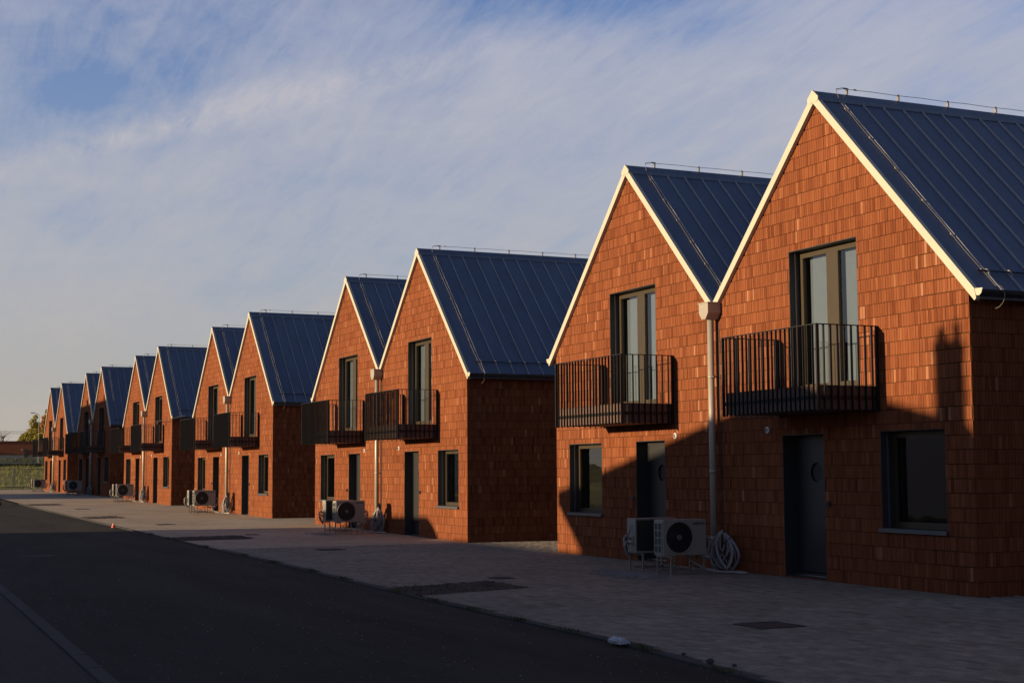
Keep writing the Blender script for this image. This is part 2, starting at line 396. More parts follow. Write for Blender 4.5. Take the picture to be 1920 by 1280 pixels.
def paver_mesh(k):
    mb = MB(); c = .005; zt = 0.0
    x0, x1, y0, y1 = 0, PV_L-JT, 0, PV_W-JT
    tn = k/11
    mb.quad((x0+c, y0+c, zt), (x1-c, y0+c, zt), (x1-c, y1-c, zt), (x0+c, y1-c, zt), tone=tn)
    for a, b, aa, bb_ in (((x0, y0), (x1, y0), (x0+c, y0+c), (x1-c, y0+c)), ((x1, y0), (x1, y1), (x1-c, y0+c), (x1-c, y1-c)), ((x1, y1), (x0, y1), (x1-c, y1-c), (x0+c, y1-c)), ((x0, y1), (x0, y0), (x0+c, y1-c), (x0+c, y0+c))):
        mb.quad((*a, zt-.005), (*b, zt-.005), (*bb_, zt), (*aa, zt), tone=tn)
        mb.quad((*a, zt-.03), (*b, zt-.03), (*b, zt-.005), (*a, zt-.005), tone=tn)
    return mb.mesh('paver', M['paver'])
pm = [paver_mesh(k) for k in range(12)]
rest = MB()
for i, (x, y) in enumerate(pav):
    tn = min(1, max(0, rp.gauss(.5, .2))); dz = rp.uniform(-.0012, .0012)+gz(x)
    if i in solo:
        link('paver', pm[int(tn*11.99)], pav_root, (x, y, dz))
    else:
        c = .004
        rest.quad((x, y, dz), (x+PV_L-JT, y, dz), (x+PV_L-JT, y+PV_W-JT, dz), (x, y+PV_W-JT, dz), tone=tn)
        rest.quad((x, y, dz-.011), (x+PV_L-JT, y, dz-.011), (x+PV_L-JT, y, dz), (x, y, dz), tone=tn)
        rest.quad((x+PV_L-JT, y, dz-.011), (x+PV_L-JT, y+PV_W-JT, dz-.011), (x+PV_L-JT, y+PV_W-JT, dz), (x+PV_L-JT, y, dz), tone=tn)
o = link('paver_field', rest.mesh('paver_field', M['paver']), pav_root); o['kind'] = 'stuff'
sheet('paving_strip', M['paving_far_lit'], [8.9, 12, 20, 30, 42], lambda x: kerb_y(x)+.13, lambda x: 16.0, -.001)
# hidden strip under the pavers behind row end
# kerb stones between road and forecourt, and along the far side of the road
kr = link('road_kerb', None); kr['kind'] = 'structure'
def kerb_stone(L, wd):
    mb = MB(); c = .008
    mb.box(0, L-.008, 0, wd, -.1, -.008, tone=.5, skip='t')
    mb.quad((c, c, 0), (L-.008-c, c, 0), (L-.008-c, wd-c, 0), (c, wd-c, 0), tone=.6)
    mb.quad((0, 0, -.008), (L-.008, 0, -.008), (L-.008-c, c, 0), (c, c, 0)); mb.quad((L-.008, wd, -.008), (0, wd, -.008), (c, wd-c, 0), (L-.008-c, wd-c, 0))
    mb.quad((L-.008, 0, -.008), (L-.008, wd, -.008), (L-.008-c, wd-c, 0), (L-.008-c, c, 0)); mb.quad((0, wd, -.008), (0, 0, -.008), (c, c, 0), (c, wd-c, 0))
    return mb.mesh('kerb_stone', M['kerb'])
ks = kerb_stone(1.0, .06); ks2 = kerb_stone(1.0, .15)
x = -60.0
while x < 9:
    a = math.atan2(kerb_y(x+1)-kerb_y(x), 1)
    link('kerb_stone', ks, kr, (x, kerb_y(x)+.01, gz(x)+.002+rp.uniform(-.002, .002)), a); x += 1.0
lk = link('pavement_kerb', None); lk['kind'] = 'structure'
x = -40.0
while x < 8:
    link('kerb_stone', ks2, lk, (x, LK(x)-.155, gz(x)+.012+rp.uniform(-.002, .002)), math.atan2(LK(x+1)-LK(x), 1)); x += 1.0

# ------------------------------------------------------------------ houses
def top_line(x):                       # underside of the verge trim (right-hand profile, x from the outer corner)
    return HR-(x+XA)*SL if x > -XA else HR-(-XA-x)*SLV
UNIT = {
 'R': dict(win=(-1.98, -.57, .86, 2.283), door=(-4.475, -3.365, .02, 2.285), ud=(-4.19, -2.42, 2.985, 5.256), bal=(-4.51, -1.955), lamp=(-4.88, 2.378), bell=(-3.26, 1.19)),
 'L': dict(win=(-12.25, -10.79, .86, 2.283), door=(-9.37, -8.265, .02, 2.285), ud=(-10.38, -8.54, 2.985, 5.262), bal=(-10.62, -7.90), lamp=(-7.86, 2.355), bell=(-9.50, 1.19)),
}
def openings(side):
    """openings in right-hand profile coordinates"""
    out = []
    for k in ('win', 'door', 'ud'):
        a, b, c, d = UNIT[side][k]
        if side == 'L': a, b = -2*W-b, -2*W-a
        out.append((a, b, c, d))
    return out
CH = .199
REV = .23
def front_core(mb, side, y=.014):
    ops = openings(side)
    xs = sorted(set([-W, -XA, 0]+[v for o in ops for v in o[:2]]))
    for a, b in zip(xs[:-1], xs[1:]):
        m_ = (a+b)/2; cuts = sorted([(o[2], o[3]) for o in ops if o[0] < m_ < o[1]])
        z = -.3
        for c, d in cuts:
            if c > z: mb.quad((a, y, z), (b, y, z), (b, y, c), (a, y, c))
            z = d
        mb.quad((a, y, z), (b, y, z), (b, y, top_line(b)), (a, y, top_line(a)))
def wall_mesh(side):
    mb = MB(side == 'L'); front_core(mb, side)
    mb.quad((-.014, .014, -.3), (-.014, DEP-.014, -.3), (-.014, DEP-.014, HE), (-.014, .014, HE))          # outer side
    mb.quad((0, DEP, -.3), (-W, DEP, -.3), (-W, DEP, HV), (-XA, DEP, HR), (0, DEP, HE))                       # back
    return mb.mesh('wall', M['mortar'])
brk_variants = {}
WD = (.050, .0535, .057)
def brick_single(wi, k):
    mb = MB(); wd = WD[wi]; h = CH-.010; c = .003; tn = k/9
    mb.quad((0, 0, c), (wd, 0, c), (wd, 0, h-c), (0, 0, h-c), tone=tn)
    mb.quad((0, .02, 0), (wd, .02, 0), (wd, 0, c), (0, 0, c), tone=tn); mb.quad((0, 0, h-c), (wd, 0, h-c), (wd, .02, h), (0, .02, h), tone=tn)
    mb.quad((0, .02, 0), (0, 0, c), (0, 0, h-c), (0, .02, h), tone=tn); mb.quad((wd, 0, c), (wd, .02, 0), (wd, .02, h), (wd, 0, h-c), tone=tn)
    return mb.mesh('brick', M['brick'])
def layout(length, courses, rnd, ztop=None):
    """bricks along 0..length: (x, width index, z, tone, dy)"""
    out = []
    for k in range(courses):
        x = -rnd.uniform(0, .10)-(.11 if k % 2 else 0); z = k*CH
        ctone = rnd.gauss(0, .03)
        while x < length:
            n = rnd.choice((2, 3, 4, 4, 5, 7)); gt = rnd.gauss(.45, .035)+ctone; gy = rnd.uniform(-.0022, .0022)
            for j in range(n):
                wi = rnd.choice((0, 1, 1, 2))
                tn = min(.97, max(0, gt+rnd.gauss(0, .17)))
                if rnd.random() < .022: tn = rnd.uniform(.9, 1)
                out.append((x, wi, z, tn, gy+rnd.uniform(-.0014, .0014)))
                x += WD[wi]+(.0048 if j < n-1 else .0068)
    return out
def put_brick(mb, P, xa, xb, za_l, za_r, z0, tn, dy):
    """P maps (along, out, z) to 3D; top edge may slope"""
    D = .017
    f0, f1, f2, f3 = (xa, dy, z0), (xb, dy, z0), (xb, dy, za_r), (xa, dy, za_l)
    b0, b1, b2, b3 = (xa, D, z0), (xb, D, z0), (xb, D, za_r), (xa, D, za_l)
    mb.quad(*map(P, (f0, f1, f2, f3)), tone=tn)
    mb.quad(*map(P, (b0, b1, f1, f0)), tone=tn); mb.quad(*map(P, (f3, f2, b2, b3)), tone=tn)
    mb.quad(*map(P, (b0, f0, f3, b3)), tone=tn); mb.quad(*map(P, (f1, b1, b2, f2)), tone=tn)
def bricks(side, solo_n, seed):
    """joined brick skin of one house, plus the list of bricks laid singly"""
    rnd = random.Random(seed); mb = MB(side == 'L'); ops = openings(side); P = lambda p: p
    cand = []
    lay = layout(W, 38, rnd); sel = set()
    full = []
    for i, (x, wi, z, tn, dy) in enumerate(lay):
        xa, xb = x-W, x-W+WD[wi]; z1 = z+CH-.010
        if xa < -W: xa = -W
        if xb > -.001: xb = -.001
        if xb-xa < .008: continue
        if min(top_line(xa), top_line(xb)) <= z+.005: continue
        ta, tb = min(z1, top_line(xa)), min(z1, top_line(xb))
        # cut by openings
        hit = [o for o in ops if o[0] < xb-.004 and o[1] > xa+.004 and o[2] < z1 and o[3] > z]
        if not hit:
            if ta == z1 and tb == z1 and abs(xb-xa-WD[wi]) < 1e-6: full.append((xa, wi, z, tn, dy))
            cand.append((xa, xb, ta, tb, z, tn, dy)); continue
        o = hit[0]; parts = [(xa, xb)]
        segs = []
        if xa < o[0]-.008: segs.append((xa, o[0], z, z1))
        if xb > o[1]+.008: segs.append((o[1], xb, z, z1))
        ia, ib = max(xa, o[0]), min(xb, o[1])
        if o[2] > z+.01: segs.append((ia, ib, z, o[2]-.002))
        if o[3] < z1-.01: segs.append((ia, ib, o[3]+.002, z1))
        for a, b, c, d in segs:
            if b-a > .006: put_brick(mb, P, a, b, d, d, c, tn, dy)
    solos = []
    if solo_n:
        key = lambda q: (-q[0] if side == 'R' else q[0])+.0*q[2]
        full.sort(key=lambda q: (-(q[0]+.02*q[2])) if side == 'R' else (q[0]+.02*q[2]))
        solos = full[:solo_n]; ss = set((round(q[0], 5), round(q[2], 4)) for q in solos)
        cand = [c for c in cand if (round(c[0], 5), round(c[4], 4)) not in ss]
    for xa, xb, ta, tb, z, tn, dy in cand: put_brick(mb, P, xa, xb, ta, tb, z, tn, dy)
    # outer side wall
    for (x, wi, z, tn, dy) in layout(DEP, 21, rnd):
        a, b = max(.018, x), min(DEP, x+WD[wi])
        if b-a > .01: put_brick(mb, lambda p: (-p[1]-.001, p[0], p[2]), a, b, min(z+CH-.01, HE), min(z+CH-.01, HE), z, tn, dy)
    return mb.mesh('brick_skin', M['brick']), solos

def roof_top(x): # upper surface of the roof deck
    return top_line(x)+.135
def roof_mesh(side):
    mb = MB(side == 'L'); xe = .20; n = 24; st = DEP/n
    up = .135
    for (xa, xb) in ((-XA, xe), (-W, -XA)):
        za, zb = top_line(xa)+up, top_line(xb)+up
        mb.quad((xa, 0, za), (xb, 0, zb), (xb, DEP, zb), (xa, DEP, za))
        mb.quad((xa, DEP, za-.1), (xb, DEP, zb-.1), (xb, 0, zb-.1), (xa, 0, za-.1))
    mb.quad((xe, 0, top_line(xe)+up-.1), (xe, DEP, top_line(xe)+up-.1), (xe, DEP, top_line(xe)+up), (xe, 0, top_line(xe)+up))
    return mb.mesh('roof', M['roof'])
N_PAN = 24; PST = .40
def slope_geo(side, far):
    """(x0,z0) ridge end and (x1,z1) eave end of one slope in pair coordinates. far='r' right slope, 'l' left slope"""
    if side == 'R':
        return ((-XA+.10), .20) if far == 'r' else ((-XA-.10), -W)
    return ((-2*W+XA+.10), -W) if far == 'r' else ((-2*W+XA-.10), -2*W-.20)
def zt(side, x):
    xx = x if side == 'R' else -2*W-x
    return top_line(xx)+.135
def panel_mesh(side, far):
    xa, xb = slope_geo(side, far); za, zb = zt(side, xa)+.006, zt(side, xb)+.006
    mb = MB(); s = 1 if far == 'r' else -1
    def q(*p, tone=.5):
        mb.quad(*(p if s > 0 else p[::-1]), tone=tone)
    y0, y1 = 0.009, PST-.001
    q((xa, y0, za), (xb, y0, zb), (xb, y1, zb), (xa, y1, za))
    q((xb, y0, zb-.02), (xb, y1, zb-.02), (xb, y1, zb), (xb, y0, zb))
    return mb.mesh('roof_panel', M['roof'])
def seam_mesh(side, far):
    xa, xb = slope_geo(side, far); za, zb = zt(side, xa), zt(side, xb); s = 1 if far == 'r' else -1; mb = MB()
    n = Vector((zb-za, 0, -(xb-xa)));  n.normalize()
    if n.z < 0: n = -n
    h = .032; ox, oz = n.x*h, n.z*h
    def q(*p): mb.quad(*(p if s > 0 else p[::-1]))
    for yy, fl in ((-.004, 0), (.008, 1)):
        a = [(xa, yy, za), (xb, yy, zb), (xb+ox, yy, zb+oz), (xa+ox, yy, za+oz)]
        q(*(a if not fl else a[::-1]))
    q((xa+ox, -.004, za+oz), (xb+ox, -.004, zb+oz), (xb+ox, .008, zb+oz), (xa+ox, .008, za+oz))
    q((xb, -.004, zb), (xb, .008, zb), (xb+ox, .008, zb+oz), (xb+ox, -.004, zb+oz))
    return mb.mesh('seam', M['seam'])
def joined(side, far, fn, n, st, y0):
    src = fn(side, far); mb = MB(); vs = [tuple(v.co) for v in src.vertices]; fs = [tuple(p.vertices) for p in src.polygons]
    for i in range(n):
        b = len(mb.v); mb.v += [(x, y+y0+i*st, z) for x, y, z in vs]; mb.f += [tuple(k+b for k in f) for f in fs]; mb.t += [.5]*len(fs)
    return mb.mesh(src.name.split('.')[0], src.materials[0])
def ridge_cap_mesh(side):
    mb = MB(side == 'L'); zc = HR+.205
    poly = [(-XA-.135, zc-.185), (-XA-.13, zc-.13), (-XA, zc), (-XA+.13, zc-.13), (-XA+.135, zc-.185), (-XA, zc-.05)]
    mb.prism(poly, 'y', -.055, DEP)
    return mb.mesh('ridge_cap', M['roof'])
def verge_mesh(side, which):
    """cream verge trims with their front face proud of the bricks"""
    mb = MB(side == 'L'); y0, y1 = -.075, -.004; up = .168
    if which == 'right':
        xe = .19
        mb.prism([(-XA, HR), (xe, top_line(xe)), (xe+.035, top_line(xe)+.03), (xe, top_line(xe)+up), (-XA, HR+up)], 'y', y0, y1)
        mb.prism([(-XA, HR), (xe, top_line(xe)), (xe, top_line(xe)+.012), (-XA, HR+.012)], 'y', -.004, .0)
    elif which == 'left':
        xe = -W+.004
        mb.prism([(-XA, HR), (-XA, HR+up), (xe, HV+up), (xe, HV)][::-1], 'y', y0, y1)
    else:
        zc = HR+.215
        mb.prism([(-XA, HR+.02), (-XA+.075, HR+.0), (-XA+.14, HR+.03), (-XA+.14, zc-.125), (-XA, zc), (-XA-.14, zc-.125), (-XA-.14, HR+.03), (-XA-.075, HR+.0)], 'y', -.083, -.056)
    return mb.mesh('verge_trim', M['trim'], False)
def gutter_mesh(side):
    mb = MB(side == 'L'); cx, cz, r = .255, HE-.055, .068; n = 10
    ring = [(cx-r*math.cos(math.pi*k/n), cz-r*math.sin(math.pi*k/n)) for k in range(n+1)]
    for k in range(n):
        a, b = ring[k], ring[k+1]
        mb.quad((a[0], -.06, a[1]), (b[0], -.06, b[1]), (b[0], DEP, b[1]), (a[0], DEP, a[1]))
        mb.quad((a[0], DEP, a[1]), (b[0], DEP, b[1]), (b[0], -.06, b[1]), (a[0], -.06, a[1]))
    mb.tube([(cx+r, -.06, cz), (cx+r, DEP, cz)], .008, 6)
    return mb.mesh('gutter', M['sill'])  # darker metal than its pale end cap: shade put into the colour
def gutter_end_mesh(side):
    mb = MB(side == 'L'); cx, cz, r = .255, HE-.055, .074; n = 12
    poly = [(cx-r, cz+.03)]+[(cx-r*math.cos(math.pi*k/n), cz-r*math.sin(math.pi*k/n)) for k in range(n+1)]+[(cx+r+.012, cz+.004), (cx+r+.012, cz+.022)]
    mb.prism(poly, 'y', -.066, -.058)
    return mb.mesh('gutter_end', M['trim'])
def snow_mesh(side):
    mb = MB(side == 'L'); x = -.10
    z = top_line(x)+.135+.035
    mb.tube([(x+.03, .25, z), (x+.03, DEP-.1, z)], .013, 8)
    return mb.mesh('snow_guard', M['roof'])
def snow_bracket(side):
    mb = MB(side == 'L'); x = -.10; z = top_line(x)+.135
    mb.prism([(x-.06, z+.07), (x+.07, z-.06), (x+.07, z+.01), (x+.03, z+.065)], 'y', -.012, .012)
    return mb.mesh('bracket', M['galv'])
def conductor_mesh(side):
    mb = MB(side == 'L'); pts = []; xa, xb = -XA, .16
    y = .36
    pts.append((-XA, y+.2, HR+.30)); pts.append((-XA+.01, y+.02, HR+.27)); pts.append((-XA+.07, y-.02, HR+.21))
    n = 24
    for i in range(n+1):
        x = -XA+.16+(xb+XA-.16)*i/n; sag = .012*math.sin(i*math.pi/4)
        pts.append((x, y-.03+.01*math.sin(i*.9), top_line(x)+.135+.055-.01*abs(math.sin(i*math.pi/6))))
    if side == 'R':
        for a in range(0, 14):
            t = a/13*math.pi*1.02
            pts.append((.16+.17*math.sin(t)**.8 if a < 7 else .16+.17*math.sin(t), y-.03, HE-.02-.13*(1-math.cos(t))+.06*(1-a/13)))
    mb.tube(pts, .0045, 5)
    # ridge conductor on its supports
    mb.tube([(-XA-.01, y+.02, HR+.28), (-XA, y+.14, HR+.31)]+[(-XA, y+.2+i*.5, HR+.30+(.0 if i % 2 else -.008)) for i in range(18)], .005, 5)
    mb.tube([(-XA, y+.16, HR+.309), (-XA, y+.26, HR+.302)], .012, 6); mb.tube([(-XA, y+.36, HR+.302), (-XA, y+.42, HR+.30)], .012, 6)
    return mb.mesh('lightning_conductor', M['wire'])
def holder_mesh():
    mb = MB(); mb.box(-.025, .025, -.012, .012, -.09, -.02); mb.box(-.008, .008, -.018, .018, -.02, .014)
    return mb.mesh('holder', M['galv'])
def clip_mesh():
    mb = MB(); mb.box(-.012, .012, -.014, .014, -.055, .009)
    return mb.mesh('clip', M['galv'])

def reveal_mesh(x0, x1, z0, z1, nm='reveal'):
    mb = MB(); y0, y1 = .003, REV+.06; t = .012
    mb.quad((x0+.001, y0, z0), (x0+.001, y0, z1), (x0+.001, y1, z1), (x0+.001, y1, z0))[0:0] if False else None
    mb.box(x0-.004, x0+.010, y0, y1, z0, z1); mb.box(x1-.010, x1+.004, y0, y1, z0, z1)
    mb.box(x0+.010, x1-.010, y0, y1, z1-.010, z1+.004); mb.box(x0+.010, x1-.010, y0+.02, y1, z0-.004, z0+.008)
    # blind guide rail on the left lining
    return mb.mesh(nm, M['lining'])
def guide_mesh(x0, z0, z1):
    mb = MB(); mb.box(x0+.010, x0+.028, .105, .125, z0+.01, z1-.012); return mb.mesh('guide_rail', M['sill'])
def frame_mesh(x0, x1, z0, z1, d, wd=.07, th=.07, mat='bronze', nm='frame', cross=()):
    mb = MB()
    mb.box(x0, x0+wd, d, d+th, z0, z1); mb.box(x1-wd, x1, d, d+th, z0, z1)
    mb.box(x0+wd, x1-wd, d, d+th, z0, z0+wd); mb.box(x0+wd, x1-wd, d, d+th, z1-wd, z1)
    for a, b in cross: mb.box(a, b, d+.001, d+th-.001, z0+wd, z1-wd)
    return mb.mesh(nm, M[mat])
def pane_mesh(x0, x1, z0, z1, d, nm='pane', mat='glass'):
    mb = MB(); mb.quad((x0, d, z0), (x1, d, z0), (x1, d, z1), (x0, d, z1)); return mb.mesh(nm, M[mat])
def room_mesh(x0, x1, z0, z1, d, dep=1.6):
    mb = MB(); y0, y1 = d+.09, d+dep
    mb.quad((x0, y1, z0), (x1, y1, z0), (x1, y1, z1), (x0, y1, z1)); mb.quad((x0, y0, z0), (x0, y1, z0), (x0, y1, z1), (x0, y0, z1))
    mb.quad((x1, y1, z0), (x1, y0, z0), (x1, y0, z1), (x1, y1, z1)); mb.quad((x0, y0, z0), (x1, y0, z0), (x1, y1, z0), (x0, y1, z0)); mb.quad((x0, y1, z1), (x1, y1, z1), (x1, y0, z1), (x0, y0, z1))
    return mb.mesh('interior', M['interior'])
def blind_mesh(x0, x1, z0, z1, d):
    mb = MB(); n = 14; 
    for i in range(n):
        a = x0+(x1-x0)*i/n; b = x0+(x1-x0)*(i+1)/n
        mb.quad((a, d+.006*(i % 2), z0), (b, d+.006*((i+1) % 2), z0), (b, d+.006*((i+1) % 2), z1), (a, d+.006*(i % 2), z1))
    return mb.mesh('blind', M['curtain'])
def front_door_meshes(x0, x1, z0, z1):
    d = .24; fr = frame_mesh(x0+.01, x1-.01, z0, z1-.01, d, .06, .06, 'door', 'frame')
    cx, cz, r = x0+.56, z0+1.66, .155; n = 28
    mb = MB(); xa, xb, za, zb = x0+.072, x1-.072, z0+.075, z1-.072
    # leaf front with a round hole: fan between circle and rectangle
    def edge(a):
        dx, dz = math.cos(a), math.sin(a); t = 1e9
        if dx > 1e-9: t = min(t, (xb-cx)/dx)
        if dx < -1e-9: t = min(t, (xa-cx)/dx)
        if dz > 1e-9: t = min(t, (zb-cz)/dz)
        if dz < -1e-9: t = min(t, (za-cz)/dz)
        return (cx+dx*t, cz+dz*t)
    angs = sorted(set([2*math.pi*k/n for k in range(n)]+[math.atan2(zq-cz, xq-cx) % (2*math.pi) for xq in (xa, xb) for zq in (za, zb)]))
    y = d+.012
    for i, a in enumerate(angs):
        b = angs[(i+1) % len(angs)]+(2*math.pi if i == len(angs)-1 else 0)
        e1, e2 = edge(a), edge(b); c1 = (cx+r*math.cos(a), cz+r*math.sin(a)); c2 = (cx+r*math.cos(b), cz+r*math.sin(b))
        mb.quad((c1[0], y, c1[1]), (c2[0], y, c2[1]), (e2[0], y, e2[1]), (e1[0], y, e1[1]))
        mb.quad((c1[0], y, c1[1]), (c1[0], y+.04, c1[1]), (c2[0], y+.04, c2[1]), (c2[0], y, c2[1]))
    leaf = mb.mesh('leaf', M['door'])
    mb = MB(); mb.quad(*[(cx+(r+.002)*math.cos(2*math.pi*k/n), y+.03, cz+(r+.002)*math.sin(2*math.pi*k/n)) for k in range(n)]); ph = mb.mesh('porthole', M['dark'])
    mb = MB(); hx = x1-.155; hz0, hz1 = z0+.42, z0+1.88; rj = random.Random(5)
    mb.tube([(hx, y-.055, hz0), (hx, y-.055, hz1)], .017, 8)
    for hz in (hz0+.25, hz1-.25): mb.tube([(hx, y, hz), (hx, y-.055, hz)], .012, 6)
    hd = mb.mesh('handle', M['steel'], True)
    mb = MB(); pts = []; rad = []
    for i in range(30):
        z = hz0-.03+(hz1-hz0+.06)*i/29; pts.append((hx+rj.uniform(-.004, .004), y-.055+rj.uniform(-.004, .004), z)); rad.append(.022+rj.uniform(-.004, .008)*(2 if i in (2, 3, 27, 26) else 1))
    mb.tube(pts, rad, 7); wrap = mb.mesh('handle_wrap', M['wrap'])
    mb = MB(); mb.box(x0+.012, x1-.012, .20, d+.05, -.01, z0+.018); th = mb.mesh('threshold', M['steel'])
    return fr, leaf, ph, hd, wrap, th
m_, t_, b_ = newmat('plastic_wrap'); b_.inputs['Base Color'].default_value = (.45, .47, .5, 1); b_.inputs['Roughness'].default_value = .25; M['wrap'] = m_

# balcony pieces
BD = 1.12; ZF0, ZF1 = 2.575, 3.835
def fin_mesh(deep_axis, zt_=ZF1):
    mb = MB()
    if deep_axis == 'y': mb.box(-.005, .005, .002, .036, ZF0, zt_)
    else: mb.box(-.0225, .0225, -.005, .005, ZF0, zt_)
    return mb.mesh('slat', M['dark'])
def post_mesh():
    mb = MB(); mb.box(-.012, .012, -.0, .05, ZF0, ZF1+.004); return mb.mesh('post', M['dark'])
def build_balcony(side, parent, off):
    x0, x1 = UNIT[side]['bal']
    def slab():
        mb = MB(); mb.box(x0+.045, x1-.05, -BD+.065, -.004, 2.60, 2.935)
        mb.box(x0+.03, x1-.035, -BD+.05, -.004, 2.935, 2.95)
        return mb.mesh('balcony', M['slab'])
    b = link('balcony', cached(('slab', side), slab), parent, off)
    def rail():
        mb = MB()
        mb.box(x0, x1, -BD-.001, -BD+.046, ZF1-.002, ZF1+.010); mb.box(x1-.046, x1+.001, -BD+.046, .0, ZF1-.002, ZF1+.010); mb.box(x0-.001, x0+.046, -BD+.046, .0, ZF1-.002, ZF1+.010)
        return mb.mesh('handrail', M['dark'])
    link('handrail', cached(('rail', side), rail), b)
    def lower():
        mb = MB()
        mb.box(x0+.01, x1-.01, -BD+.046, -BD+.064, 2.745, 2.80); mb.box(x1-.05, x1-.034, -BD+.064, .0, 2.745, 2.80); mb.box(x0+.03, x0+.044, -BD+.064, .0, 2.745, 2.80)
        return mb.mesh('lower_rail', M['dark'])
    link('lower_rail', cached(('lower', side), lower), b)
    fy, fx, po = cached('finy', lambda: fin_mesh('y')), cached('finx', lambda: fin_mesh('x')), cached('post', post_mesh)
    n = 22
    for i in range(1, n): link('slat', fy, b, (x0+(x1-x0)*i/n, -BD, 0))
    for k in range(1, 9):
        link('slat', fx, b, (x1-.0225, -BD+.02+k*.124, 0)); link('slat', fx, b, (x0+.0225, -BD+.02+k*.124, 0))
    for xx in (x0+.012, x1-.012):
        link('post', po, b, (xx, -BD, 0)); link('post', po, b, (xx, -.052, 0))
    return b

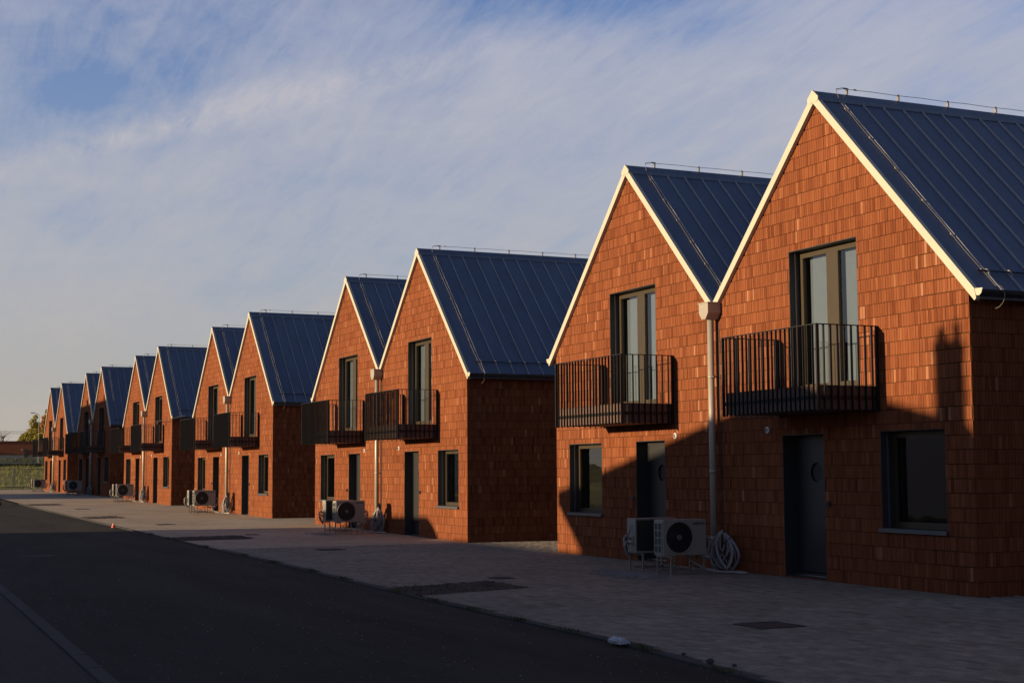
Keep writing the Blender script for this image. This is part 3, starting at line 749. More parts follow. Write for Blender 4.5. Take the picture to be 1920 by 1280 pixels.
ORD = ['nearest', 'second', 'third', 'fourth', 'fifth', 'farthest']
brickfam = None
X0.append(17.86); GZ.append(0.0)
for pi in range(7):
    for side in ('R', 'L'):
        U = UNIT[side]; cx = -W/2 if side == 'R' else -1.5*W
        nm = {'R': 'right', 'L': 'left'}[side]
        desc = {0: 'nearest the viewer', 1: 'second nearest', 2: 'third from the viewer', 3: 'fourth from the viewer', 4: 'fifth away, mostly shaded', 5: 'farthest away', 6: 'just outside the picture on the right'}[pi]
        h = empty('gabled_house', (X0[pi]+cx, 0, GZ[pi]), f'{nm} red brick gabled half of the twin house {desc}', 'house', 'gabled brick houses in a row')
        off = (-cx, 0, 0)
        wl = link('wall', cached(('wall', side), lambda: wall_mesh(side)), h, off)
        key = (side, 'solo' if pi == 0 else pi % 3)
        me, solos = cached(('brk', key), lambda: bricks(side, 300 if pi == 0 else 0, {'R': 11, 'L': 23}[side]+pi))
        s = link('brick_skin', me, wl); s['kind'] = 'stuff'
        for (xa, wi, z, tn, dy) in solos:
            bm_ = cached(('bs', wi, int(tn*9.99)), lambda: brick_single(wi, int(tn*9.99)))
            xx = xa if side == 'R' else -2*W-xa-WD[wi]
            link('brick', bm_, wl, (xx, dy, z))
        # roof
        rf = link('roof', cached(('roof', side), lambda: roof_mesh(side)), h, off)
        for far in ('r', 'l'):
            vis = far == 'r' and pi < 3
            if vis:
                pm_ = cached(('pan', side, far), lambda: panel_mesh(side, far)); sm_ = cached(('seam', side, far), lambda: seam_mesh(side, far))
                for i in range(N_PAN):
                    link('roof_panel', pm_, rf, (0, i*PST, 0))
                    if i: link('seam', sm_, rf, (0, i*PST, 0))
            else:
                o = link('roof_panel', cached(('panj', side, far), lambda: joined(side, far, panel_mesh, N_PAN, PST, 0)), rf); o['kind'] = 'stuff'
                o = link('seam', cached(('seamj', side, far), lambda: joined(side, far, seam_mesh, N_PAN-1, PST, PST)), rf); o['kind'] = 'stuff'
        link('ridge_cap', cached(('rc', side), lambda: ridge_cap_mesh(side)), rf)
        for wv in ('right', 'left', 'apex'):
            link('verge_trim' if wv != 'apex' else 'apex_plate', cached(('vt', side, wv), lambda: verge_mesh(side, wv)), rf)
        gt = link('gutter', cached(('gu', side), lambda: gutter_mesh(side)), h, off); link('gutter_end', cached(('ge', side), lambda: gutter_end_mesh(side)), gt)
        sg = link('snow_guard', cached(('sn', side), lambda: snow_mesh(side)), h, off)
        bmx = cached(('sb', side), lambda: snow_bracket(side))
        for i in range(1, 23): link('bracket', bmx, sg, (0, .02+i*PST-.01, 0))
        if side == 'L':   # valley-side wire for the left unit follows its right slope
            def cond():
                mb = MB(); y = .36; pts = [(-2*W+XA, y+.2, HR+.30), (-2*W+XA+.01, y+.02, HR+.27), (-2*W+XA+.07, y-.02, HR+.21)]
                for i in range(20):
                    x = -2*W+XA+.16+(W-XA-.30)*i/19; pts.append((x, y-.03+.01*math.sin(i*.9), zt('L', x)+.05-.01*abs(math.sin(i*math.pi/6))))
                mb.tube(pts, .0045, 5)
                mb.tube([(-2*W+XA-.01, y+.02, HR+.28), (-2*W+XA, y+.14, HR+.31)]+[(-2*W+XA, y+.2+i*.5, HR+.30+(.0 if i % 2 else -.008)) for i in range(18)], .005, 5)
                mb.tube([(-2*W+XA, y+.16, HR+.309), (-2*W+XA, y+.26, HR+.302)], .012, 6)
                return mb.mesh('lightning_conductor', M['wire'])
            cd = link('lightning_conductor', cached('condL', cond), h, off); xr = -2*W+XA; x_lo = -W-.25
        else:
            cd = link('lightning_conductor', cached('condR', lambda: conductor_mesh('R')), h, off); xr = -XA; x_lo = 0
        for i in range(9): link('holder', cached('hold', holder_mesh), cd, (xr, .59+i*1.03, HR+.298))
        for i in range(6):
            x = xr+.3+(x_lo-xr-.4)*i/5
            o = link('clip', cached('clip', clip_mesh), cd, (x, .33, zt(side, x)+.055))
        # openings
        for k, cat in (('win', 'window'), ('ud', 'balcony_door'), ('door', 'front_door')):
            a, b, c, d = U[k]
            rvm = link(cat, cached((k, side, 'rev'), lambda: reveal_mesh(a, b, c, d, cat)), h, off)
            if k == 'win':
                link('guide_rail', cached((k, side, 'gr'), lambda: guide_mesh(a, c, d)), rvm)
                link('frame', cached((k, side, 'fr'), lambda: frame_mesh(a+.012, b-.012, c+.01, d-.012, .20, .085, .07)), rvm)
                link('pane', cached((k, side, 'pa'), lambda: pane_mesh(a+.095, b-.095, c+.09, d-.095, .235)), rvm)
                link('interior', cached((k, side, 'in'), lambda: room_mesh(a-.3, b+.3, c-.2, d+.1, .20)), rvm)
                def sill():
                    mb = MB(); mb.box(a-.03, b+.03, -.05, .20, c-.028, c); mb.box(a-.03, b+.03, -.05, -.045, c-.055, c-.028); return mb.mesh('sill', M['sill'])
                link('sill', cached((k, side, 'si'), sill), rvm)
            elif k == 'ud':
                link('guide_rail', cached((k, side, 'gr'), lambda: guide_mesh(a, c, d)), rvm)
                m1 = (a+b)/2
                link('frame', cached((k, side, 'fr'), lambda: frame_mesh(a+.012, b-.012, c+.01, d-.012, .20, .095, .07, cross=((m1-.15, m1+.15),))), rvm)
                for q, (u0, u1) in enumerate(((a+.107, m1-.15), (m1+.15, b-.107))):
                    link('pane', cached((k, side, 'pa', q), lambda: pane_mesh(u0, u1, c+.1, d-.1, .235)), rvm)
                    link('blind', cached((k, side, 'bl', q), lambda: blind_mesh(u0+.03, u1+.16, c+.02, d+.1, .33)), rvm) if pi in (0, 1) else None
                link('interior', cached((k, side, 'in'), lambda: room_mesh(a-.3, b+.4, c-.2, d+.2, .20)), rvm)
            else:
                fr, lf, ph, hd, wp, th = cached((k, side, 'fd'), lambda: front_door_meshes(a, b, c, d))
                for nn, mm in (('frame', fr), ('leaf', lf), ('porthole', ph), ('handle', hd), ('threshold', th)): link(nn, mm, rvm)
                link('handle_wrap', wp, rvm)
        build_balcony(side, h, off)
        lx, lz = U['lamp']
        def lampm():
            mb = MB(); n = 20; pr = [(.055, 0), (.055, -.018), (.045, -.026), (.03, -.026), (.03, -.012), (0.0, -.012)]
            for (r0, y0), (r1, y1) in zip(pr[:-1], pr[1:]):
                for k in range(n):
                    a, b = 2*math.pi*k/n, 2*math.pi*(k+1)/n
                    mb.quad((r0*math.cos(a), y0, r0*math.sin(a)), (r1*math.cos(a), y1, r1*math.sin(a)), (r1*math.cos(b), y1, r1*math.sin(b)), (r0*math.cos(b), y0, r0*math.sin(b)))
            return mb.mesh('vent_cap', M['plastic'])
        vc = link('vent_cap', cached('lamp', lampm), h, (lx-cx, -.004, lz))
        def ring():
            mb = MB(); mb.tube([(.029*math.cos(2*math.pi*k/20), -.024, .029*math.sin(2*math.pi*k/20)) for k in range(20)], .007, 6, closed=True); return mb.mesh('ring', M['dark'])
        link('ring', cached('ring', ring), vc)
        bx, bz = U['bell']
        def bell():
            mb = MB(); mb.box(-.04, .04, -.02, .0, -.045, .045); mb.box(-.012, .012, -.024, -.02, -.012, .012); return mb.mesh('doorbell', M['dark'])
        link('doorbell', cached('bell', bell), h, (bx-cx, -.004, bz))
        if side == 'L':
            def hop():
                mb = MB(); x0, x1, y0, y1 = -6.55, -6.25, -.27, -.01
                mb.box(x0, x1, y0, y1, 4.47, 4.635); 
                mb.prism([(x0, 4.47), (x1, 4.47), (x1-.09, 4.36), (x0+.09, 4.36)], 'y', y0+.001, y1)
                mb.box(x0-.012, x1+.012, y0-.012, y1, 4.635, 4.655)
                return mb.mesh('rain_hopper', M['pipe'])
            hp = link('rain_hopper', cached('hop', hop), h, off)
            def pipe():
                mb = MB(); mb.tube([(-6.40, -.13, 4.37), (-6.40, -.13, .05)], .058, 20)
                for z in (3.35, 1.7, .55): mb.tube([(-6.40, -.13, z-.03), (-6.40, -.13, z+.03)], .063, 20)
                return mb.mesh('downpipe', M['pipe'], True)
            dp = link('downpipe', cached('pipe', pipe), h, off)
            def pb():
                mb = MB(); mb.box(-.01, .01, .05, .13, -.012, .012); mb.box(.05, .085, -.01, .01, -.01, .01); return mb.mesh('bracket', M['galv'])
            for z in (3.35, 1.7): link('bracket', cached('pb', pb), dp, (-6.40, -.13, z))
            def cabl():
                mb = MB(); mb.tube([(-6.30, -.02, 4.3), (-6.30, -.02, .2)], .006, 5); return mb.mesh('cable', M['hose_dark'])
            link('cable', cached('cabl', cabl), dp)

# ------------------------------------------------------------------ outdoor units
def unit_parts():
    T, L, H, Z = .30, .83, .59, .32       # thickness (x), length (y), height, underside
    def casing():
        bm = bmesh.new(); bmesh.ops.create_cube(bm, size=1)
        for v in bm.verts: v.co = Vector((v.co.x*T, v.co.y*L, v.co.z*H+Z+H/2))
        bmesh.ops.bevel(bm, geom=[e for e in bm.edges], offset=.012, segments=2, profile=.7, affect='EDGES')
        me = bpy.data.meshes.new('casing'); bm.to_mesh(me); bm.free(); me.materials.append(M['casing']); return me
    def guard():
        mb = MB(); cyy, cz, r = -.115, Z+.295, .25; n = 40; x = T/2+.004
        mb.quad(*[(x, cyy+r*math.cos(2*math.pi*k/n), cz+r*math.sin(2*math.pi*k/n)) for k in range(n)])
        for q in range(1, 11):
            rq = r*q/10.4; mb.tube([(x+.012, cyy+rq*math.cos(2*math.pi*k/36), cz+rq*math.sin(2*math.pi*k/36)) for k in range(36)], .0028, 4, closed=True)
        for k in range(12):
            a = 2*math.pi*k/12; mb.tube([(x+.01, cyy+.05*math.cos(a), cz+.05*math.sin(a)), (x+.01, cyy+r*math.cos(a), cz+r*math.sin(a))], .0028, 4)
        return mb.mesh('fan_guard', M['fan'])
    def rim():
        mb = MB(); cyy, cz, r = -.115, Z+.295, .262
        mb.tube([(T/2+.006, cyy+r*math.cos(2*math.pi*k/48), cz+r*math.sin(2*math.pi*k/48)) for k in range(48)], .012, 6, closed=True)
        return mb.mesh('fan_rim', M['casing'], True)
    def hub():
        mb = MB(); cyy, cz = -.115, Z+.295; n = 24
        for (r0, a0), (r1, a1) in (((.048, .008), (.048, .022)), ((.048, .022), (.036, .028)), ((.036, .028), (0, .028))):
            for k in range(n):
                a, b = 2*math.pi*k/n, 2*math.pi*(k+1)/n
                mb.quad((T/2+a0, cyy+r0*math.cos(a), cz+r0*math.sin(a)), (T/2+a0, cyy+r0*math.cos(b), cz+r0*math.sin(b)), (T/2+a1, cyy+r1*math.cos(b), cz+r1*math.sin(b)), (T/2+a1, cyy+r1*math.cos(a), cz+r1*math.sin(a)))
        return mb.mesh('hub', M['hub'])
    def side_dark():
        mb = MB()
        mb.box(-T/2+.03, T/2-.05, -L/2-.003, -L/2+.02, Z+.05, Z+H-.06)
        return mb.mesh('side_coil', M['coil'])
    def side_bars():
        mb = MB(); y0, y1 = -L/2-.014, -L/2-.003; xa, xb = -T/2+.02, T/2-.04; xm = (xa+xb)/2
        for xx in (xa, xm, xb): mb.box(xx-.008, xx+.008, y0, y1, Z+.04, Z+H-.05)
        for k in range(5):
            z = Z+.045+(H-.10)*k/4; mb.box(xa, xb, y0-.002, y1, z-.008, z+.008)
        return mb.mesh('side_grille', M['casing'])
    def back():
        mb = MB(); x = -T/2-.004
        mb.box(x, x+.02, -L/2+.10, L/2-.02, Z+.04, Z+H-.03); o = mb
        for k in range(18):
            z = Z+.06+k*.03; o.tube([(x-.006, -L/2+.10, z), (x-.006, L/2-.02, z)], .0025, 4)
        for k in range(8):
            y = -L/2+.12+k*.098; o.tube([(x-.008, y, Z+.04), (x-.008, y, Z+H-.03)], .003, 4)
        return o.mesh('coil_back', M['coil'])
    def valves():
        mb = MB(); y = L/2+.0
        mb.box(-.10, .07, y, y+.012, Z+.12, Z+.30)
        for q, z in enumerate((Z+.16, Z+.25)):
            mb.tube([(-.02, y+.01, z), (-.02, y+.06, z)], .018, 8); mb.tube([(-.05, y+.04, z), (.02, y+.04, z)], .012, 6)
        for z in (Z+.40, Z+.47): mb.box(-.05, -.02, y, y+.018, z-.012, z+.012)
        return mb.mesh('valve_plate', M['galv'])
    def hoses():
        mb = MB(); y = L/2+.06
        mb.tube([(-.02, y, Z+.25), (.0, y+.05, Z+.30), (.03, y+.07, Z+.24), (.04, y+.05, Z+.12), (.06, y+.0, Z+.02), (.11, y-.06, Z-.02), (.2, y-.10, Z-.015), (.33, y-.14, Z-.03)], .021, 8)
        mb.tube([(-.02, y, Z+.16), (-.03, y+.06, Z+.20), (.0, y+.08, Z+.12), (.03, y+.04, Z+.04), (.09, y-.05, Z-.06), (.2, y-.1, Z-.08)], .017, 8)
        return mb.mesh('pipe_stub', M['hose'], True)
    def cable():
        mb = MB(); y = L/2+.03
        mb.tube([(-.04, y, Z+.46), (-.06, y+.03, Z+.40), (-.05, y+.04, Z+.30), (.02, y+.06, Z+.26), (.05, y+.04, Z+.18), (-.02, y+.07, Z+.10), (.05, y+.03, Z+.02)], .006, 5)
        mb.tube([(-.04, y, Z+.38), (-.03, y+.05, Z+.34), (.0, y+.05, Z+.2), (-.05, y+.05, Z+.16), (.03, y+.03, Z+.05)], .006, 5)
        return mb.mesh('cable', M['hose_dark'])
    def stand():
        mb = MB(); r = .014
        for yy in (-L/2+.10, L/2-.10):
            mb.box(-.24, .24, yy-r, yy+r, Z-.03, Z-.003)
        mb.box(-.19, -.165, -L/2+.11, L/2-.11, .06, .085)
        mb.box(.14, .165, -L/2+.11, L/2-.11, .06, .085)
        mb.tube([(.13, -L/2+.12, Z-.05), (.13, -.05, .08)], .008, 5); mb.tube([(.13, L/2-.12, Z-.05), (.13, .05, .08)], .008, 5)
        return mb.mesh('stand', M['galv'])
    def leg():
        mb = MB(); mb.box(-.013, .013, -.013, .013, .004, Z-.03); mb.box(-.03, .03, -.03, .03, 0, .006); return mb.mesh('leg', M['galv'])
    def letters():
        cu = bpy.data.curves.new('logo', 'FONT'); cu.body = 'SAMSUNG'; cu.size = .05; cu.extrude = .0008; cu.align_x = 'CENTER'; cu.offset = .0012
        o = bpy.data.objects.new('logo', cu); COL.objects.link(o)
        dg = bpy.context.evaluated_depsgraph_get(); me = bpy.data.meshes.new_from_object(o.evaluated_get(dg)); bpy.data.objects.remove(o)
        me.name = 'logo'; me.materials.clear(); me.materials.append(M['fan'])
        me.transform(Matrix.Translation((T/2+.0015, .27, Z+H-.085)) @ Matrix(((0, 0, 1, 0), (1, 0, 0, 0), (0, 1, 0, 0), (0, 0, 0, 1))))
        return me
    return [('casing', casing()), ('fan_guard', guard()), ('fan_rim', rim()), ('fan_hub', hub()), ('side_coil', side_dark()), ('side_grille', side_bars()), ('coil_back', back()),
            ('valve_plate', valves()), ('pipe_stub', hoses()), ('cable', cable()), ('logo', letters())], stand(), leg(), (T, L)
UP, STAND, LEG, (UT, UL) = unit_parts()
def heat_unit(x, y, rz, label, z):
    e = empty('outdoor_unit', (x, y, z), label, 'air conditioner unit', 'air conditioner units on stands', rz)
    for n_, me in UP: link(n_, me, e)
    s = link('stand', STAND, e)
    for a in (-.225, .225):
        for b in (-UL/2+.10, UL/2-.10): link('leg', LEG, s, (a, b, 0))
    return e
place = ['beside the nearest downpipe', 'beside the second downpipe', 'beside the third downpipe', 'beside the fourth downpipe', 'beside the fifth, shaded downpipe', 'beside the farthest downpipe']
jr = random.Random(9)
def hose_coil(seed):
    r = random.Random(seed); mb = MB(); top = Vector((-5.98, -.22, .70))
    for k in range(8):
        wdt = r.uniform(.10, .30)*(1 if k % 2 else .8); cxx = r.uniform(-.28, .30); dep = r.uniform(-.16, .10); zb = r.uniform(.03, .12); pts = []
        n = 22; rad = r.choice((.013, .016, .02, .022))
        for i in range(n):
            t = 2*math.pi*i/n; s_, c_ = math.sin(t), math.cos(t); hh = (1-c_)/2     # 0 top .. 1 bottom
            x = top.x+cxx*hh**1.2+s_*wdt*(.18+.9*math.sin(hh*math.pi)**.8)
            yv = top.y+dep*hh+r.uniform(-.006, .006)+s_*.05
            pts.append((x, yv, top.z+r.uniform(-.004, .004)-.02*k*(.3)+(zb-top.z)*hh))
        mb.tube(pts, rad, 7, closed=True)
    a = mb.mesh('loops', M['hose'], True)
    mb = MB()
    for k in range(2):
        mb.tube([(-5.95, -.9-.06*k, .28), (-5.9, -.85, .18), (-5.82, -.7, .09-.01*k), (-5.7, -.52-.05*k, .035), (-5.5, -.40-.04*k, .026), (-5.3, -.33, .026+.02*k), (-5.15, -.27, .03)], .021-.003*k, 8)
    b = mb.mesh('tail', M['hose'], True)
    mb = MB()
    for k in range(3):
        pts = [(-6.15+.12*k+.16*math.sin(i*.9+k), -.2-.02*i*.5, .55*(1-i/9)+.04) for i in range(10)]; mb.tube(pts, .007, 5)
    mb.tube([(-6.06, -.22, .66), (-5.92, -.22, .69)], .018, 6)
    c = mb.mesh('tie_and_cable', M['hose_dark'])
    return a, b, c
for i in range(6):
    bx = X0[i]; z = gz(bx-6)
    heat_unit(bx-5.85, -1.135, 0, f'air conditioner unit with visible round fan {place[i]}', z)
    heat_unit(bx-6.75, -1.16, math.pi, f'air conditioner unit behind the fan-faced one {place[i]}', z)
    a, b, c = cached(('coil', i % 3), lambda: hose_coil(31+i % 3))
    e = empty('hose_coil', (bx-5.9, -.25, z), f'coiled pale insulated pipes against the wall {place[i]}', 'hose', 'hose coils by the downpipes')
    for nn, mm in (('loops', a), ('tail', b), ('tie', c)): link(nn, mm, e, (5.9, .25, 0))

# ------------------------------------------------------------------ ground details
def stones(name, n, fn, smin, smax, seed, mat='stone', kind='stuff', label=None, cat=None):
    r = random.Random(seed); mb = MB()
    for _ in range(n):
        x, y, z = fn(r); s = r.uniform(smin, smax); ax = [Vector((r.uniform(.6, 1.2), 0, 0)), Vector((0, r.uniform(.6, 1.2), 0)), Vector((0, 0, r.uniform(.4, .8)))]
        rot = Matrix.Rotation(r.uniform(0, 6.28), 3, 'Z') @ Matrix.Rotation(r.uniform(0, .8), 3, 'X')
        P = [rot @ (a*s*q) + Vector((x, y, z+s*.25)) for a in ax for q in (1, -1)]
        for i in (0, 1):
            for j in (2, 3):
                for k in (4, 5):
                    tri = (P[i], P[j], P[k]); 
                    if ((i % 2)+(j % 2)+(k % 2)) % 2: tri = tri[::-1]
                    mb.quad(*tri)
    o = link(name, mb.mesh(name, M[mat])); o['kind'] = kind
    if label: o['label'] = label
    if cat: o['category'] = cat
    return o
def gravel_spot(r):
    while True:
        a, b = r.gauss(0, .55), r.gauss(0, .22)
        if abs(a) < 1.5 and abs(b) < .6: break
    return (-6.05+a*1.0, -2.0+b-.12*a, .001)
stones('loose_gravel', 2600, gravel_spot, .006, .017, 4, label='loose grey gravel spilled on the paving in front of the nearest units')
stones('loose_gravel', 500, lambda r: (X0[1]-6+r.gauss(0, .6), -1.9+r.gauss(0, .2), gz(-24)), .006, .016, 5, label='thin gravel in front of the second pair of units')
stones('kerb_grit', 1500, lambda r: (lambda x: (x, kerb_y(x)+.12+abs(r.gauss(0, .16)), gz(x)+.001))(r.uniform(-20, 7)), .003, .009, 6, label='grit and crumbs swept along the kerb')
stones('road_grit', 900, lambda r: (lambda x: (x, r.uniform(LK(x), kerb_y(x)), gz(x)-.018))(r.uniform(-14, 8)), .004, .012, 8, label='scattered grit on the road')
patches = [([(-5.24, -6.60), (-3.86, -6.60), (-4.43, -4.60), (-5.92, -4.60)], 0, 'bare soil bed in the paving in front of the nearest units'),
           ([(-23.72, -6.06), (-21.98, -6.08), (-22.16, -4.2), (-23.94, -4.1)], 1, 'bare soil bed in front of the second pair of units'),
           ([(-40.3, -6.0), (-38.5, -6.0), (-38.9, -4.6), (-41.1, -4.6)], 2, 'bare soil bed in front of the third pair of units'),
           ([(-58.6, -6.0), (-56.6, -6.0), (-57.0, -4.4), (-59.1, -4.4)], 3, 'bare soil bed in front of the fourth pair of units')]
for poly, i, lab in patches:
    r = random.Random(50+i); mb = MB(); n = 22; G_ = []
    for a in range(n+1):
        row = []
        for b in range(n+1):
            s_, t_ = a/n, b/n
            p = [(poly[0][k]*(1-s_)+poly[1][k]*s_)*(1-t_)+(poly[3][k]*(1-s_)+poly[2][k]*s_)*t_ for k in (0, 1)]
            edge = min(s_, 1-s_, t_, 1-t_)
            row.append((p[0], p[1], gz(p[0])+.003+(r.uniform(-.004, .028) if edge > .03 else 0)+.012*math.sin(p[0]*5)*math.sin(p[1]*4)*(edge > .1)))
        G_.append(row)
    for a in range(n):
        for b in range(n): mb.quad(G_[a][b], G_[a+1][b], G_[a+1][b+1], G_[a][b+1])
    o = link('soil_bed', mb.mesh('soil_bed', M['soil'])); o['kind'] = 'structure'; o['label'] = lab
    x0 = min(q[0] for q in poly); x1 = max(q[0] for q in poly)
    if i < 2:
        stones('soil_clods', 700, lambda q: (lambda s_, t_: ((poly[0][0]*(1-s_)+poly[1][0]*s_)*(1-t_)+(poly[3][0]*(1-s_)+poly[2][0]*s_)*t_, poly[0][1]*(1-t_)+poly[3][1]*t_, gz(x0)+.006))(q.random(), q.random()), .006, .022, 60+i, 'soil', label='clods and pebbles lying on the bed: '+lab)
def grass_tufts(name, n, fn, h, seed, label, mat='weed'):
    r = random.Random(seed); mb = MB()
    for _ in range(n):
        x, y, z = fn(r); hh = h*r.uniform(.4, 1.2); a = r.uniform(0, 6.28); l = r.uniform(.2, .8)*hh; w_ = .006+.02*hh
        dx, dy = math.cos(a), math.sin(a)
        mb.quad((x-dy*w_, y+dx*w_, z), (x+dy*w_, y-dx*w_, z), (x+dx*l, y+dy*l, z+hh))
    o = link(name, mb.mesh(name, M[mat])); o['kind'] = 'stuff'; o['label'] = label
def kerbweed(r):
    c = r.choice((4.6, 2.9, 1.2, -.2, -1.6, -3.0, -4.6, -7.5, -9.6, -12.5, -15.2, -19, -22.5, -23.4, -26)); x = c+r.gauss(0, .16); return (x, kerb_y(x)+r.gauss(.03, .03), gz(x))
grass_tufts('kerb_weeds', 1500, kerbweed, .045, 12, 'small weeds growing in the joint of the road kerb')
grass_tufts('bed_weeds', 260, lambda r: (r.uniform(-5.3, -4.2), r.uniform(-6.5, -5.6), .01), .05, 13, 'sparse weeds on the nearest soil bed')
def grate(x, y, s, lab, rz=0):
    z = gz(x)
    def fr():
        mb = MB(); a = s/2
        mb.box(-a, a, -a, -a+.03, -.02, .004); mb.box(-a, a, a-.03, a, -.02, .004); mb.box(-a, -a+.03, -a+.03, a-.03, -.02, .004); mb.box(a-.03, a, -a+.03, a-.03, -.02, .004)
        return mb.mesh('frame', M['iron'])
    def cv():
        mb = MB(); a = s/2-.036
        mb.box(-a, a, -a, a, -.02, -.001)
        k = int(a*2/.06)
        for i in range(k):
            for j in range(k):
                cx_, cy_ = -a+.04+i*.06, -a+.04+j*.06
                if cx_ < a-.02 and cy_ < a-.02:
                    if (i+j) % 2: mb.box(cx_-.018, cx_+.018, cy_-.005, cy_+.005, -.001, .002)
                    else: mb.box(cx_-.005, cx_+.005, cy_-.018, cy_+.018, -.001, .002)
        return mb.mesh('cover', M['iron'])
    e = empty('inspection_cover', (x, y, z+.007), lab, 'drain cover', 'square iron covers in the paving', rz)
    link('frame', cached(('gf', s), fr), e); link('cover', cached(('gc', s), cv), e)
grate(1.7, -4.51, .58, 'square dark iron cover in the paving below the nearest house', R_(0))
grate(-6.42, -4.17, .34, 'small square iron cover beside the nearest soil bed')
grate(-16.45, -3.93, .58, 'square dark iron cover in front of the second twin house')
grate(-24.4, -3.69, .34, 'small square iron cover beside the second soil bed')
grate(-32.4, -4.5, .58, 'square dark iron cover in front of the third twin house')
grate(-50.5, -4.5, .58, 'square iron cover in front of the fourth twin house')
def manhole():
    mb = MB(); n = 32; z = .0
    mb.quad(*[(.34*math.cos(2*math.pi*k/n), .34*math.sin(2*math.pi*k/n), .006) for k in range(n)])
    for k in range(n):
        a, b = 2*math.pi*k/n, 2*math.pi*(k+1)/n
        mb.quad((.41*math.cos(a), .41*math.sin(a), 0), (.41*math.cos(b), .41*math.sin(b), 0), (.345*math.cos(b), .345*math.sin(b), .008), (.345*math.cos(a), .345*math.sin(a), .008))
    return mb.mesh('manhole_cover', M['kerb'])
e = empty('manhole', (-17.6, -10.05, gz(-17.6)-.017), 'round pale-rimmed manhole cover in the middle of the dark road', 'manhole'); link('cover', manhole(), e)
# crumpled bag and litter on the kerb
bm = bmesh.new(); bmesh.ops.create_icosphere(bm, subdivisions=4, radius=1)
rb = random.Random(2)
from mathutils import noise as mn
for v in bm.verts:
    p = v.co.copy(); d = mn.noise(p*1.7+Vector((4, 2, 1)))*.5+abs(mn.noise(p*4.3))*.45+mn.noise(p*9)*.12
    v.co = Vector((p.x*.135*(1+d), p.y*.05*(1+d*.8), max(-.02, p.z*.038*(1+d*1.2))+.026))
me = bpy.data.meshes.new('crumpled_bag'); bm.to_mesh(me); bm.free()
M['bag'] = simple('bag_plastic', (.42, .43, .47), .4, var=.15, scale=12); me.materials.append(M['bag'])
tag(link('crumpled_bag', me, None, (2.5, -6.84, .0), .15), 'crumpled pale plastic wrapping lying on the kerb', 'litter')
def rock(name, loc, s, seed, mat, lab, cat, grp=None):
    bm = bmesh.new(); bmesh.ops.create_icosphere(bm, subdivisions=2, radius=s)
    for v in bm.verts:
        d = mn.noise(v.co/s*1.3+Vector((seed, 0, 0)))*.45; v.co *= 1+d; v.co.z = v.co.z*.7+s*.5
    me = bpy.data.meshes.new(name); bm.to_mesh(me); bm.free(); me.materials.append(M[mat])
    return tag(link(name, me, None, loc), lab, cat, grp)
rock('stone', (2.68, -6.70, .0), .02, 1, 'iron', 'dark clod right beside the crumpled wrapping', 'stone', 'clods along the kerb')
rock('stone', (3.55, -6.72, .0), .024, 2, 'iron', 'small dark clod alone between the wrapping and the larger clod', 'stone', 'clods along the kerb')
rock('stone', (4.15, -6.80, .0), .036, 3, 'iron', 'largest dark clod along the near kerb', 'stone', 'clods along the kerb')
rock('stone', (4.45, -6.74, .0), .022, 5, 'iron', 'small dark clod just right of the largest one', 'stone', 'clods along the kerb')
rock('stone', (-58.5, -7.2, gz(-58.5)), .14, 7, 'iron', 'dark lump on the road far down near the fence', 'stone', 'clods along the kerb')
def cup():
    mb = MB(); mb.tube([(0, 0, 0), (0, 0, .05), (0, 0, .051), (0, 0, .10), (0, 0, .13)], [.06, .055, .045, .03, .025], 14); return mb.mesh('body', M['red'])
e = empty('red_marker', (-30.9, -6.35, gz(-31)), 'small red plastic marker standing on the kerb down the road', 'marker'); link('body', cup(), e)
mb = MB(); mb.tube([(0, 0, .10), (0, 0, .115)], [.034, .03], 14); link('band', mb.mesh('band', M['plastic']), e)

# ------------------------------------------------------------------ end of the street
FX = -112.0
fz = gz(FX)
fe = empty('metal_fence', (FX, 0, fz), 'grey metal picket fence across the end of the street, grass behind it', 'fence')
mb = MB()
for k in range(520):
    y = -34+k*.115
    mb.box(-.008, .008, y-.007, y+.007, .08, 1.75)
o = link('picket', mb.mesh('picket', M['galv']), fe); o['kind'] = 'stuff'
for z in (.2, 1.65):
    mb = MB(); mb.box(.01, .03, -34, 26, z-.02, z+.02); link('rail', mb.mesh('rail', M['iron']), fe)
def fpost():
    mb = MB(); mb.box(-.035, .035, -.035, .035, 0, 1.85); return mb.mesh('post', M['concrete'])
fp = fpost()
for k in range(24): link('post', fp, fe, (.06, -34+k*2.5+.3, 0))
# banked meadow and retaining edge behind it
mb = MB(); r = random.Random(4); nx, ny_ = 16, 60
H = [[0]*(ny_+1) for _ in range(nx+1)]
for a in range(nx+1):
    for b in range(ny_+1):
        x = -112.4-a*1.0; t = a/nx
        H[a][b] = (x, -60+b*2.2, fz-.05+2.05*t**1.1+r.uniform(-.06, .06)*(a > 0))
for a in range(nx):
    for b in range(ny_): mb.quad(H[a][b], H[a][b+1], H[a+1][b+1], H[a+1][b])
link('meadow', mb.mesh('meadow', M['field']))['kind'] = 'structure'
grass_tufts('meadow_grass', 9000, lambda q: (lambda t, y: (-112.6-16*t, y, fz-.05+2.05*t**1.1))(q.random(), q.uniform(-12, 14)), .35, 21, 'long green grass on the bank behind the fence', 'grass')
e = empty('retaining_wall', (-128.8, 0, fz+2.0), 'low dark retaining wall above the grassy bank', 'wall')
mb = MB(); mb.box(-.2, .2, -50, 60, -.3, .22); link('wall', mb.mesh('wall', M['iron']), e)
mb = MB(); mb.box(-.3, .3, -50, 60, .22, .29); link('coping', mb.mesh('coping', M['concrete']), e)
grass_tufts('rough_growth', 7000, lambda q: (lambda t: (-129.2-6*t, q.uniform(-12, 16), fz+2.15+.5*t))(q.random()), .42, 22, 'rough dry growth between the retaining wall and the long shed', 'weed')
